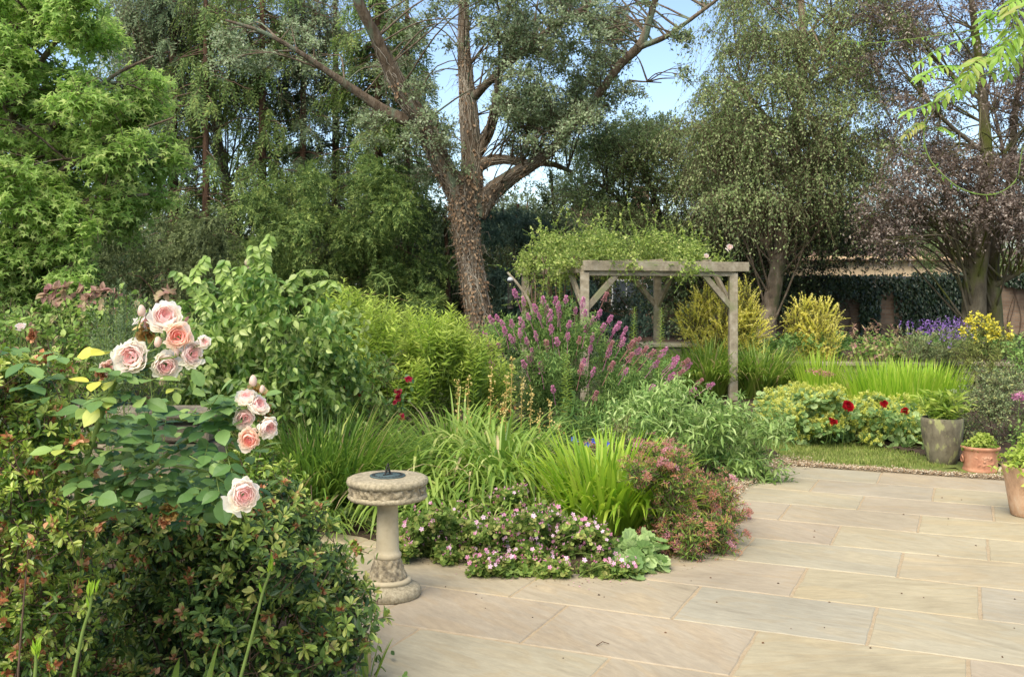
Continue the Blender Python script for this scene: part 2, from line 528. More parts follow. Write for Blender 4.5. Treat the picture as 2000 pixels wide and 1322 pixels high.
def uv(u, v): return UU * u + VV * v


isle0 = [(-7.5, 8.3), (-3.2, 7.75)] + [G(*p) for p in [(560, 1040), (700, 1060), (780, 1084), (850, 1094), (950, 1112), (1060, 1130), (1150, 1137), (1250, 1125), (1340, 1102), (1405, 1062), (1422, 1020), (1432, 985), (1452, 955)]] + \
       [G(1500, 930), G(1540, 898), (2.9, 12.6), (2.4, 14.2), (-7.5, 15)]
isle = [(x - (.1 if 1.0 < x < 2.6 and y < 9 else 0), y + (.12 if 2 <= i <= 12 else 0)) for i, (x, y) in enumerate(isle0)]
sheet('flower_bed', isle, .035, M['soil'], grid=.08, bump=.03)
leftbed = [(-5, 1.2), (-.9, 2.5), (-.78, 4.4), G(665, 1250), G(640, 1180), G(560, 1100), G(380, 1085), (-5, 6.3)]
sheet('border_soil', leftbed, .03, M['soil'], grid=.08, bump=.03)


def slab_mat():
    m, nt, N, L = new_mat('sandstone')
    at = N.new('ShaderNodeAttribute'); at.attribute_name = 'rnd'
    tc = N.new('ShaderNodeTexCoord')
    off = N.new('ShaderNodeVectorMath'); off.operation = 'SCALE'; off.inputs[0].default_value = (37, 51, 23)
    L.new(at.outputs['Fac'], off.inputs['Scale'])
    rot = N.new('ShaderNodeVectorRotate'); rot.rotation_type = 'Z_AXIS'
    ang = N.new('ShaderNodeMath'); ang.operation = 'MULTIPLY_ADD'; ang.inputs[1].default_value = 1.3; ang.inputs[2].default_value = -.1
    L.new(at.outputs['Fac'], ang.inputs[0]); L.new(ang.outputs[0], rot.inputs['Angle'])
    L.new(tc.outputs['Object'], rot.inputs['Vector'])
    ad = N.new('ShaderNodeVectorMath'); L.new(rot.outputs[0], ad.inputs[0]); L.new(off.outputs[0], ad.inputs[1])
    mp = N.new('ShaderNodeMapping'); mp.inputs['Scale'].default_value = (1, 3.2, 1)
    L.new(ad.outputs[0], mp.inputs['Vector'])
    base = ramp(N, [(0, (.35, .303, .2)), (.17, (.385, .33, .21)), (.34, (.352, .295, .21)), (.5, (.335, .308, .23)), (.66, (.372, .32, .208)), (.83, (.342, .285, .205)), (1, (.365, .32, .212))])
    L.new(at.outputs['Fac'], base.inputs[0])
    n1 = N.new('ShaderNodeTexNoise'); n1.inputs['Scale'].default_value = 1.5; n1.inputs['Detail'].default_value = 6; n1.inputs['Roughness'].default_value = .55
    n1.inputs['Distortion'].default_value = 1.2
    L.new(mp.outputs[0], n1.inputs['Vector'])
    st = ramp(N, [(.25, (.33, .31, .29)), (.42, (.47, .46, .45)), (.5, (.5, .5, .5)), (.58, (.47, .43, .38)), (.75, (.64, .6, .52))])
    L.new(n1.outputs['Fac'], st.inputs[0])
    mx = N.new('ShaderNodeMixRGB'); mx.blend_type = 'OVERLAY'; mx.inputs[0].default_value = .5
    L.new(base.outputs[0], mx.inputs[1]); L.new(st.outputs[0], mx.inputs[2])
    n2 = N.new('ShaderNodeTexNoise'); n2.inputs['Scale'].default_value = 1.1; n2.inputs['Detail'].default_value = 7
    L.new(tc.outputs['Object'], n2.inputs['Vector'])
    m2 = N.new('ShaderNodeMapRange'); m2.inputs[1].default_value = .3; m2.inputs[2].default_value = .7; m2.inputs[3].default_value = .84; m2.inputs[4].default_value = 1.1
    L.new(n2.outputs['Fac'], m2.inputs[0])
    n6 = N.new('ShaderNodeTexNoise'); n6.inputs['Scale'].default_value = 9; n6.inputs['Detail'].default_value = 10; n6.inputs['Roughness'].default_value = .75
    L.new(mp.outputs[0], n6.inputs['Vector'])
    m6 = N.new('ShaderNodeMapRange'); m6.inputs[1].default_value = .3; m6.inputs[2].default_value = .7; m6.inputs[3].default_value = .84; m6.inputs[4].default_value = 1.12
    L.new(n6.outputs['Fac'], m6.inputs[0])
    mu = N.new('ShaderNodeMath'); mu.operation = 'MULTIPLY'; L.new(m2.outputs[0], mu.inputs[0]); L.new(m6.outputs[0], mu.inputs[1])
    hs = N.new('ShaderNodeHueSaturation'); L.new(mx.outputs[0], hs.inputs['Color']); L.new(mu.outputs[0], hs.inputs['Value'])
    b = N.new('ShaderNodeBsdfPrincipled'); b.inputs['Roughness'].default_value = .75; b.inputs['Specular IOR Level'].default_value = .3
    L.new(hs.outputs[0], b.inputs['Base Color'])
    n3 = N.new('ShaderNodeTexNoise'); n3.inputs['Scale'].default_value = 5; n3.inputs['Detail'].default_value = 9; n3.inputs['Distortion'].default_value = .8
    L.new(mp.outputs[0], n3.inputs['Vector'])
    n4 = N.new('ShaderNodeTexNoise'); n4.inputs['Scale'].default_value = 70; n4.inputs['Detail'].default_value = 6; L.new(tc.outputs['Object'], n4.inputs['Vector'])
    mm = N.new('ShaderNodeMath'); mm.operation = 'MULTIPLY_ADD'; mm.inputs[1].default_value = .12
    L.new(n4.outputs['Fac'], mm.inputs[0]); L.new(n3.outputs['Fac'], mm.inputs[2])
    bp = N.new('ShaderNodeBump'); bp.inputs['Strength'].default_value = .4; bp.inputs['Distance'].default_value = .01
    L.new(mm.outputs[0], bp.inputs['Height']); L.new(bp.outputs[0], b.inputs['Normal'])
    o = N.new('ShaderNodeOutputMaterial'); L.new(b.outputs[0], o.inputs[0])
    return m


M['slab'] = slab_mat()
M['mortar'] = rock_mat('mortar', [(.3, .225, .135), (.4, .32, .21)], 30, 1, .6, bscale=120, dist=.006)
vb = [.7, 1.3, 1.95, 2.58, 3.2, 3.84, 4.48, 5.13, 5.77, 6.41, 7.04, 7.65, 8.25, 8.83, 9.44, 10.04]
uj = [.2, -.3, .1, -.45, -.05, -.55, -.0, -.44, .06, -.38, .12, -.32, .175, -.26, .225]
A = Acc()
tone = {}
for ci in range(len(vb) - 1):
    v0, v1 = vb[ci], vb[ci + 1]
    js = uj[ci] + .95 * np.arange(-6, 5) + np.where(np.abs(np.arange(-6, 5)) > 1, R_.normal(0, .03, 11), 0)
    if v0 > 9.4: js = np.delete(js, 6)
    for a, b in zip(js[:-1], js[1:]):
        cx, cyy = uv((a + b) / 2, (v0 + v1) / 2)
        if inpoly(isle, cx, cyy) and cx < 1.6 and all(inpoly(isle, *uv(q, r)) for q in (a, b) for r in (v0, v1)): continue
        if cx > 7.5 or cx < -6: continue
        g = .0065
        ptsl = []
        ns, nw = 12, 7
        lo = [(a + g, v0 + g), (b - g, v0 + g), (b - g, v1 - g), (a + g, v1 - g)]
        per = []
        for e, nn_ in zip(range(4), (ns, nw, ns, nw)):
            p0, p1 = np.array(lo[e]), np.array(lo[(e + 1) % 4])
            for k in range(nn_):
                q = p0 + (p1 - p0) * k / nn_
                if k: q = q + R_.normal(0, .0022, 2)
                per.append(q)
        n_ = len(per); ctr = np.array([(a + b) / 2, (v0 + v1) / 2]); zt = .012 + R_.uniform(-.001, .001)
        ring0 = [(*uv(*q), -.02) for q in per]
        ring1 = [(*uv(*q), zt - .005) for q in per]
        ring2 = [(*uv(*(q + (ctr - q) / np.linalg.norm(ctr - q) * .006)), zt) for q in per]
        Vr = ring0 + ring1 + ring2
        Fs = [[l * n_ + i, l * n_ + (i + 1) % n_, (l + 1) * n_ + (i + 1) % n_, (l + 1) * n_ + i] for l in range(2) for i in range(n_)]
        rv = R_.random(); n0 = A.nv
        A.add(Vr, Fs, rv, 0, False)
        A.l.append(np.arange(n_) + 2 * n_ + n0); A.n.append(np.array([n_])); A.r.append(np.array([rv], dtype=np.float32)); A.m.append(np.array([0])); A.sm.append(np.array([False]))
mort = [(*uv(-6, .7),), (*uv(5, .7),), (*uv(5, 10.05),), (*uv(-6, 10.05),)]
A.add([(x, y, .0075) for x, y in mort], [[0, 1, 2, 3]], .5, 1)
A.build('patio', [M['slab'], M['mortar']])['kind'] = 'structure'

# lawn strip, gravel
lawn = [uv(-1.75, 10.25), uv(1.3, 10.25), (3.75, 10.9), (3.4, 12.3), (2.75, 13.6), (1.9, 13.5)]
lawn = [tuple(p) for p in lawn]
sheet('lawn', lawn, .03, M['lawn'], grid=.15, bump=.01)
M['grass'] = leaf_mat('grass', [(.14, .2, .035), (.24, .3, .06), (.4, .38, .14)], .3, .6, .2, .2, 2.5)
A = Acc()
xy = np.array([p for p in zip(R_.uniform(1.2, 4.1, 52000), R_.uniform(9.6, 14, 52000)) if inpoly(lawn, *p)])
n = len(xy)
blades(A, np.column_stack([xy, np.full(n, .03)]), R_.random(n) * 6.28, R_.uniform(.05, .8, n), R_.uniform(.02, .05, n), np.full(n, .0028), np.full(n, .6), seg=2, rnd=R_.random(n) ** 1.5)
tag(A.build('grass', M['grass']), kind='stuff')
M['pebble'] = leaf_mat('pebble', [(.16, .1, .05), (.3, .2, .11), (.38, .3, .2), (.5, .44, .33)], 0, .7, .3, .1)
A = Acc()
OCT = T([(0, -.5, 0), (.45, 0, 0), (0, .5, 0), (-.45, 0, 0), (0, 0, .32), (.25, .25, .2), (-.25, -.25, .2)],
        [[0, 1, 4], [1, 5, 4], [1, 2, 5], [2, 4, 5], [2, 3, 4], [3, 6, 4], [3, 0, 6], [0, 4, 6]])
pb = []
for u_ in R_.uniform(-2.2, 1.9, 5200): pb.append(uv(u_, 10.03 + abs(R_.normal(.01, .06))))
ed = [G(1418, 1010), G(1432, 985), G(1452, 955), G(1500, 930), G(1540, 898)]
for i in range(4):
    for t in R_.random(1100): pb.append(np.array(ed[i]) * (1 - t) + np.array(ed[i + 1]) * t + np.array([-abs(R_.normal(0, .1)), .0]) + R_.normal(0, .03, 2))
for q in range(900): pb.append(np.array(G(1535, 905)) + R_.normal(0, .16, 2))
pb = np.array(pb); n = len(pb)
inst(A, OCT, np.column_stack([pb, np.where(pb[:, 1] > 10.3, R_.uniform(.016, .034, n), R_.uniform(.02, .05, n))]), np.column_stack([R_.normal(0, 1, (n, 2)), R_.normal(0, .2, n)]), np.column_stack([R_.normal(0, .3, (n, 2)), np.ones(n)]), R_.uniform(.01, .022, n), R_.random(n))
tag(A.build('gravel', M['pebble']), kind='stuff')
sheet('gravel_bed', [tuple(uv(-2.3, 10.03)), tuple(uv(2.1, 10.03)), tuple(uv(2.1, 10.3)), tuple(uv(-2.3, 10.3))], .0135, M['mortar'])
rbed = [tuple(uv(1.0, 10.1)), tuple(uv(6, 10.1)), (13, 11.5), (13, 15.8), (3.0, 15.8), (3.35, 12.3), (3.7, 10.9)]
sheet('right_border', rbed, .04, M['soil'], grid=.1, bump=.03)
sheet('raised_bed', [(2.4, 16.9), (3.2, 16.15), (14, 15.8), (22, 30), (3, 30)], .52, M['soil'], grid=.25, bump=.05)
# litter on the paving
M['litter'] = leaf_mat('litter', [(.03, .02, .015), (.12, .06, .03), (.3, .2, .1), (.55, .28, .35)], 0, .9, .1, .1)
A = Acc()
lp = [G(948, 1192), G(941, 1172), G(1170, 1166), G(1180, 1170), G(1350, 1138), G(1388, 1132), G(1520, 1143), G(1545, 1232), G(1761, 1163), G(1804, 1171), G(1840, 975), G(1878, 979), G(1852, 1016), G(1851, 1028), G(1906, 1069), G(1591, 1040), G(1590, 1052), G(1832, 1089), G(1765, 1008), G(1982, 1174), G(1918, 1205), G(1981, 1231), G(1958, 1288), G(1620, 1180), G(1700, 1270), G(1490, 1260), G(1400, 1180), G(1610, 1230), G(1300, 1240), G(1100, 1290), G(1040, 1210), G(930, 1165), G(870, 1150)]
for x, y in lp: 
    k = 1
    inst(A, OCT, [[x, y, .013]], R_.normal(0, 1, (k, 3)) * [1, 1, .1], [[0, 0, 1]], R_.uniform(.008, .018), R_.uniform(0, .35))
for i in range(160):                                                   # petals and crumbs along the bed edge
    t = R_.random(); j = R_.integers(2, 13)
    p = np.array(isle0[j]) * (1 - t) + np.array(isle0[j + 1]) * t + R_.normal(0, .06, 2) - [0, .08]
    inst(A, DIA, [[p[0], p[1], .016]], R_.normal(0, 1, (1, 3)) * [1, 1, .1], [[0, 0, 1]], R_.uniform(.008, .018), R_.choice([.1, .3, .5, 1, 1]))
for (a, b, c) in [((1165, 1267), (1190, 1263), 0)]:
    p0, p1 = G(*a), G(*b)
    tubes(A, np.array([[[*p0, .018], [(p0[0] + p1[0]) / 2, (p0[1] + p1[1]) / 2 + .02, .024], [*p1, .016]]]), .0025, .0015, 4, .2)
tag(A.build('litter', M['litter']), kind='stuff')

# ------------------------------------------------------------------ sundial
M['stone'] = rock_mat('weathered_stone', [(.2, .17, .11), (.35, .3, .2), (.5, .43, .3)], 60, .95, .9, scale2=11, stops2=(.15, .125, .085), fac2=(.52, .8), bscale=110, dist=.008)
M['stone_smooth'] = rock_mat('column_stone', [(.36, .3, .19), (.46, .39, .26), (.54, .47, .32)], 10, .9, .35, scale2=5, stops2=(.3, .26, .17), fac2=(.5, .85), bscale=150, dist=.004)
M['carved'] = rock_mat('carved_stone', [(.17, .14, .09), (.35, .29, .19), (.48, .41, .28)], 45, .95, 1, scale2=20, stops2=(.12, .1, .07), fac2=(.52, .72), bscale=60, dist=.012)
M['verdigris'] = rock_mat('verdigris', [(.04, .06, .06), (.08, .12, .12)], 40, .6, .2)
M['iron'] = rock_mat('iron', [(.015, .013, .012), (.04, .035, .03)], 40, .6, .2)
bx, by = P(757, 1165, 5.66)[:2]
sun_ = thing('sundial', 'weathered stone pedestal sundial with a dark metal dial standing on the paving', 'sundial', (bx, by, .012))
c = (bx, by, .012)
A = Acc()


def roughd(prof, a):
    return R_.normal(0, .0013, (len(prof), len(a)))


lathe(A, [(.0, 0), (.176, 0), (.183, .008), (.184, .03), (.178, .048), (.16, .058), (.13, .07), (.124, .078)], 64, c, disp=roughd)
A.build('base', M['stone'], sun_)
A = Acc(); lathe(A, [(.124, .074), (.131, .082), (.130, .092), (.12, .098), (.108, .099)], 64, c); A.build('base_ring', M['stone_smooth'], sun_)
A = Acc()
prof = [(.108, .095), (.104, .11), (.096, .13), (.088, .15), (.082, .17), (.076, .19), (.071, .205), (.069, .212)]


def carve(prof, a):
    z = prof[:, 1][:, None]
    return .004 * np.sin(a * 12 + z * 60) * np.sin(z * 150) + R_.normal(0, .0012, (len(prof), len(a)))


pr = np.array([np.interp(np.linspace(0, 7, 29), range(8), [q[k] for q in prof]) for k in (0, 1)]).T
lathe(A, pr, 96, c, disp=carve); A.build('foot', M['carved'], sun_)
A = Acc()
lathe(A, [(.066, .205), (.073, .21), (.077, .22), (.076, .232), (.07, .238), (.066, .243), (.063, .26), (.060, .4), (.0555, .52), (.055, .533)], 48, c)
A.build('column', M['stone_smooth'], sun_)
top = Acc()
lathe(top, [(.05, .53), (.19, .53), (.212, .536), (.220, .548), (.216, .56), (.21, .564)], 80, c, disp=roughd)
lathe(top, [(.213, .612), (.222, .618), (.226, .63), (.222, .645), (.205, .654), (.15, .657), (.0, .657)], 80, c, disp=roughd)
to = top.build('table_top', M['stone'], sun_)
A = Acc()


def band(prof, a):
    z = prof[:, 1][:, None]; zc = (z - .588) / .024
    return .006 * np.sin(a * 14 + 1.2 * np.sin(a * 7)) * np.cos(zc * 2.6) + .003 * np.sin(a * 34 + zc * 3) + R_.normal(0, .0015, (len(prof), len(a)))


lathe(A, [(.209, .562 + .052 * i / 14) for i in range(15)], 220, c, disp=band)
A.build('carved_band', M['carved'], to)
A = Acc(); lathe(A, [(.0, .657), (.096, .657), (.099, .66), (.097, .664), (.0, .664)], 48, c)
d_ = A.build('dial_plate', M['verdigris'], sun_)
A = Acc()
lathe(A, [(.088, .6642), (.088, .6655), (.084, .6655), (.084, .6642)], 48, c)
for i in range(24):
    a = i * PI / 12
    box(A, (bx + .076 * math.cos(a), by + .076 * math.sin(a), c[2] + .6652), (.012, .003, .002), rz=a)
A.build('hour_lines', M['iron'], d_)
A = Acc()
g0 = np.array(c) + [0, 0, .664]
for pts in ([(-.012, -.02, 0), (-.008, -.01, .03), (0, .02, .06)], [(0, .02, .06), (.006, .02, .035), (.016, .018, 0)], [(-.006, -.01, .012), (.003, .0, .028), (.01, .012, .008)], [(-.02, -.025, .002), (.024, .022, .002)], [(-.008, -.01, .02), (.008, .012, .03)]):
    tubes(A, spline(g0 + np.array(pts), 5)[None], .004, .0035, 6)
A.build('gnomon', M['iron'], sun_)

# ------------------------------------------------------------------ pots
M['olive'] = rock_mat('mossy_pot', [(.07, .06, .04), (.15, .13, .085), (.2, .18, .12)], 12, .85, .5, (1, 1, .6), scale2=15, stops2=(.27, .27, .12), fac2=(.54, .62), bscale=80, dist=.006)
M['terra'] = rock_mat('terracotta', [(.27, .12, .07), (.4, .19, .11), (.47, .27, .17)], 9, .85, .3, scale2=6, stops2=(.55, .4, .3), fac2=(.62, .8), bscale=90, dist=.004)
M['terra_old'] = rock_mat('old_terracotta', [(.2, .13, .08), (.45, .28, .17), (.55, .42, .29)], 10, .9, .5, (1, 1, .6), scale2=5, stops2=(.17, .15, .09), fac2=(.54, .7), bscale=60, dist=.006)
px_, py_ = P(1840, 905, 9.85)[:2]
pot1 = thing('planter', 'tall olive green mottled stone planter with narrow base', 'pot', (px_, py_, .012))
A = Acc(); cc = (px_, py_, .012)
lathe(A, [(0, 0), (.11, 0), (.128, .012), (.145, .08), (.165, .17), (.183, .27), (.193, .36), (.195, .42), (.193, .455), (.183, .46), (.178, .44), (.17, .40)], 56, cc, disp=lambda p, a: R_.normal(0, .0008, (len(p), len(a))))
A.build('pot_wall', M['olive'], pot1)
A = Acc(); lathe(A, [(.176, .40), (.1, .415), (0, .42)], 32, cc); A.build('compost', M['soil'], pot1)
p2x, p2y = P(1915, 925, 9.5)[:2]
pot2 = thing('planter', 'short reddish terracotta planter with moulded leaf swag', 'pot', (p2x, p2y, .012))
cc = (p2x, p2y, .012); A = Acc()
lathe(A, [(0, 0), (.15, 0), (.158, .006), (.158, .024), (.15, .032), (.148, .05), (.15, .13), (.153, .19), (.155, .2), (.166, .21), (.172, .225), (.168, .238), (.155, .238), (.15, .22), (.14, .2)], 64, cc)
A.build('pot_wall', M['terra'], pot2)
A = Acc(); lathe(A, [(.146, .2), (0, .212)], 24, cc); A.build('compost', M['soil'], pot2)
ORN = T([(0, 0, 0), (.22, .3, .0), (.24, .6, 0), (0, 1, 0), (-.24, .6, 0), (-.22, .3, 0), (0, .3, .2), (0, .62, .2)], [[0, 1, 6], [1, 2, 7], [1, 7, 6], [2, 3, 7], [3, 4, 7], [4, 5, 7], [5, 6, 7], [5, 0, 6]])
for rot in (0, 2.1, 4.2):
    A = Acc()
    for (da, z, ang, s) in [(-.42, .13, 2.6, .05), (-.28, .1, -2.2, .055), (-.2, .125, .7, .055), (-.08, .13, 2.2, .045), (.02, .09, -2.5, .05), (.06, .12, .6, .06), (.2, .085, .2, .055), (.24, .12, 1.4, .05), (.36, .115, -.5, .045), (-.05, .085, -.2, .045), (.4, .135, 1.9, .04)]:
        a = -PI / 2 + rot + da - .1
        rad_ = np.array([math.cos(a), math.sin(a), 0]); tg = np.array([-math.sin(a), math.cos(a), 0])
        inst(A, ORN, [np.array(cc) + rad_ * .1475 + [0, 0, z]], [tg * math.cos(ang) + np.array([0, 0, math.sin(ang)])], [rad_], s, .5, smooth=True)
    for (da, z, r) in [(.3, .145, .014), (-.1, .11, .012), (.12, .145, .01)]:
        a = -PI / 2 + rot + da - .1
        lathe(A, [(0.0001, -r), (r * .7, -r * .7), (r, 0), (r * .7, r * .7), (0.0001, r)], 10, (cc[0] + .152 * math.cos(a), cc[1] + .152 * math.sin(a), cc[2] + z))
    A.build('leaf_swag', M['terra'], pot2)
for s_ in (-1, 1):
    A = Acc()
    t_ = np.linspace(0, 2 * PI, 13)
    C_ = np.stack([cc[0] + s_ * (.155 + .016 * np.cos(t_ * 0)), cc[1] + .022 * np.cos(t_), cc[2] + .12 + .026 * np.sin(t_)], -1)
    tubes(A, C_[None], .007, .007, 8); A.build('ring_handle', M['terra'], pot2)
p3x, p3y = P(2012, 1010, 7.65)[:2]
pot3 = thing('planter', 'weathered tapering terracotta planter cut by the right edge', 'pot', (p3x, p3y, .012))
cc = (p3x, p3y, .012); A = Acc()
lathe(A, [(0, 0), (.125, 0), (.135, .01), (.15, .1), (.172, .24), (.19, .33), (.196, .36), (.196, .375), (.186, .378), (.178, .36), (.17, .33)], 56, cc)
A.build('pot_wall', M['terra_old'], pot3)
A = Acc(); lathe(A, [(.176, .33), (0, .345)], 24, cc); A.build('compost', M['soil'], pot3)
A = Acc(); q = P(1972, 925, 9.4)
lathe(A, [(0, .012), (.11, .012), (.14, .03), (.13, .055), (.07, .065), (0, .066)], 18, (q[0], q[1], 0), disp=lambda p, a: .012 * np.sin(a * 3) + 0 * p[:, :1])
tag(A.build('flat_stone', M['stone_smooth']), 'flat grey stone lying between the terracotta planters', 'stone')

# ------------------------------------------------------------------ pergola
FL = np.array([1.02, 14.4]); FR = np.array([3.28, 15.2]); S_ = np.array([-.8, 2.27])
BL = FL + S_; BR = FR + S_; xd = (FR - FL) / np.linalg.norm(FR - FL); yd = S_ / np.linalg.norm(S_)
perg = thing('pergola', 'weathered timber pergola with braced square posts behind the pink flowers', 'pergola', (*(FL + FR + S_) / 2, 0))
ztop = 2.09
for p in (FL, FR, BL, BR):
    A = Acc(); beam(A, (*p, .0), (*p, ztop - .15), .125, .125, .008); A.build('post', M['timber'], perg)


def p3(p, z): return (p[0], p[1], z)


for a, b in ((FL, FR), (BL, BR)):
    A = Acc(); e = .22
    beam(A, p3(a - xd * .05 - yd * .075, ztop - .06), p3(b + xd * e - yd * .075, ztop - .06), .05, .14, .006); A.build('front_rail' if a is FL else 'rear_rail', M['timber'], perg)
for a, b in ((FL, BL), (FR, BR)):
    A = Acc()
    beam(A, p3(a - yd * .04, ztop - .11), p3(b + yd * .2, ztop - .11), .06, .1, .006); A.build('side_rail', M['timber'], perg)
A = Acc(); beam(A, p3(FL + xd * .05, ztop - .165), p3(FR - xd * .05, ztop - .165), .09, .07, .006); A.build('lower_rail', M['timber'], perg)
for k in range(1, 6):
    A = Acc(); a = FL + xd * (k * 2.4 / 6); beam(A, p3(a - yd * .03, ztop - .0), p3(a + S_ + yd * .2, ztop - .0), .04, .09, .004); A.build('cross_rafter', M['timber'], perg)
for p, d in ((FL, xd), (FR, -xd), (FR, yd), (BL, xd), (BR, -xd), (FL, yd), (BR, -yd), (BL, -yd)):
    A = Acc(); o_ = np.array([d[1], -d[0]]) * .0
    beam(A, p3(p + d * .03, ztop - .66), p3(p + d * .5, ztop - .17), .05, .085, .005); A.build('brace', M['timber'], perg)
A = Acc(); q = P(1010, 531, 16.6)
beam(A, (q[0] - .02, q[1], q[2]), (BL[0] + .05, BL[1] - .1, q[2]), .05, .11, .005); A.build('rail_end', M['timber'], perg)

# bird feeder hung on a stick
fx, fy, fz = P(997, 547, 15.6)
fe = thing('bird_feeder', 'slim black mesh bird feeder hanging beside the tree trunk', 'bird feeder', (fx, fy, fz - .42))
A = Acc()
for i in range(14):
    a = i * PI / 7
    tubes(A, np.array([[[fx + .04 * math.cos(a), fy + .04 * math.sin(a), fz], [fx + .04 * math.cos(a), fy + .04 * math.sin(a), fz - .42]]]), .003, .003, 4)
for k in range(13):
    t_ = np.linspace(0, 2 * PI, 17)
    tubes(A, np.stack([fx + .041 * np.cos(t_), fy + .041 * np.sin(t_), fz - .42 * k / 12 + 0 * t_], -1)[None], .004, .004, 4)
A.build('mesh_tube', M['iron'], fe)
M['greymetal'] = rock_mat('grey_metal', [(.3, .32, .34), (.42, .44, .46)], 20, .4, 0)
A = Acc(); lathe(A, [(0, .05), (.03, .04), (.05, .012), (.05, -.012), (0, -.012)], 16, (fx, fy, fz)); A.build('cap', M['greymetal'], fe)
A = Acc(); lathe(A, [(0, .01), (.05, .01), (.05, -.02), (0, -.03)], 16, (fx, fy, fz - .42)); A.build('tray', M['iron'], fe)
A = Acc(); tubes(A, spline([P(991, 532, 15.6), P(1012, 556, 15.6), P(1034, 590, 15.6), P(1046, 640, 15.6), (P(1050, 700, 15.6))], 4)[None], .02, .03, 6)
tubes(A, np.array([[P(992, 534, 15.6), [fx, fy, fz + .04]]]), .003, .003, 4)
A.build('hanging_stick', M['timber'], fe)

# finial
q = P(487, 513, 11.5)
fi = thing('ball_finial', 'round stone ball finial poking above the drooping shrub', 'finial', (q[0], q[1], 0))
A = Acc(); lathe(A, [(.0001, -.055)] + [(.055 * math.sin(t), -.055 * math.cos(t)) for t in np.linspace(.2, 2.94, 12)] + [(.0001, .055)], 20, tuple(q)); A.build('ball', M['stone'], fi)
A = Acc(); lathe(A, [(.07, 0), (.06, .1), (.045, .12), (.035, q[2] - .09), (.05, q[2] - .07), (.02, q[2] - .045)], 14, (q[0], q[1], 0)); A.build('shaft', M['stone'], fi)


# ------------------------------------------------------------------ walls and houses
def brick_mat(name, c1, c2, mort, sc=1.0, soft=.6):
    m, nt, N, L = new_mat(name)
    tc = N.new('ShaderNodeTexCoord'); sp = N.new('ShaderNodeSeparateXYZ'); cb = N.new('ShaderNodeCombineXYZ')
    L.new(tc.outputs['Object'], sp.inputs[0]); L.new(sp.outputs['X'], cb.inputs['X']); L.new(sp.outputs['Z'], cb.inputs['Y'])
    bt = N.new('ShaderNodeTexBrick'); bt.inputs['Scale'].default_value = sc
    bt.inputs['Brick Width'].default_value = .225; bt.inputs['Row Height'].default_value = .075; bt.inputs['Mortar Size'].default_value = .006
    bt.inputs['Color1'].default_value = (*c1, 1); bt.inputs['Color2'].default_value = (*c2, 1); bt.inputs['Mortar'].default_value = (*mort, 1)
    L.new(cb.outputs[0], bt.inputs['Vector'])
    no = N.new('ShaderNodeTexNoise'); no.inputs['Scale'].default_value = 1.3; no.inputs['Detail'].default_value = 8
    L.new(tc.outputs['Object'], no.inputs['Vector'])
    mr = N.new('ShaderNodeMapRange'); mr.inputs[1].default_value = .3; mr.inputs[2].default_value = .7; mr.inputs[3].default_value = .5; mr.inputs[4].default_value = 1.5
    L.new(no.outputs['Fac'], mr.inputs[0])
    hs = N.new('ShaderNodeHueSaturation'); L.new(bt.outputs['Color'], hs.inputs['Color']); L.new(mr.outputs[0], hs.inputs['Value'])
    b = N.new('ShaderNodeBsdfPrincipled'); b.inputs['Roughness'].default_value = .9; L.new(hs.outputs[0], b.inputs['Base Color'])
    bp = N.new('ShaderNodeBump'); bp.inputs['Strength'].default_value = .6; bp.inputs['Distance'].default_value = .01
    L.new(bt.outputs['Fac'], bp.inputs['Height']); bp.invert = True; L.new(bp.outputs[0], b.inputs['Normal'])
    o = N.new('ShaderNodeOutputMaterial'); L.new(b.outputs[0], o.inputs[0])
    return m


M['brick'] = brick_mat('old_brick', (.2, .12, .075), (.28, .19, .12), (.22, .18, .13))
M['slate'] = rock_mat('slate', [(.16, .17, .18), (.3, .31, .32)], 8, .6, .2)
bw = thing('brick_wall', 'long old brick garden wall with grey coping behind the right border', 'wall', (12, 25, 0))
A = Acc(); box(A, (12.2, 25.12, .97), (14.4, .24, 1.94)); A.build('brickwork', M['brick'], bw)
A = Acc()
for i in range(24): box(A, (5.3 + i * .6, 25.1, 1.975), (.594, .36, .07), bev=.01)
A.build('coping', M['slate'], bw)
M['lowstone'] = rock_mat('low_wall_stone', [(.1, .08, .055), (.22, .18, .12), (.3, .26, .18)], 5, .95, .8, scale2=3, stops2=(.09, .1, .05), bscale=30)
lw = thing('low_wall', 'low retaining wall with pale flat coping behind the strappy clumps', 'wall', (5, 15.9, 0))
A = Acc(); Bc = Acc()
for i in range(15):
    for r in range(4):
        x0 = 3.2 + i * .62 + (r % 2) * .3
        box(A, (x0 + .31, 16.2 - (x0 - 3.2) * .034, .065 + r * .125), (.6 + R_.uniform(-.02, 0), .2 + R_.uniform(-.02, .02), .117), bev=.012, rz=-.034)
    box(Bc, (3.2 + i * .62 + .31, 16.18 - (i * .62) * .034, .53), (.61, .3, .055), bev=.01, rz=-.034)
A.build('stonework', M['lowstone'], lw); Bc.build('coping', M['timber'], lw)
sb = thing('stone_seat', 'squat stone block seat with a pale slab top under the pergola', 'seat', (2.75, 17.2, 0))
A = Acc()
for r in range(5):
    for k in range(3): box(A, (2.35 + k * .32 + (r % 2) * .05, 17.2, .075 + r * .145), (.3, .45, .137), bev=.012)
A.build('stonework', M['lowstone'], sb)
A = Acc(); box(A, (2.7, 17.2, .77), (1.1, .56, .06), bev=.012); A.build('slab_top', M['stone_smooth'], sb)
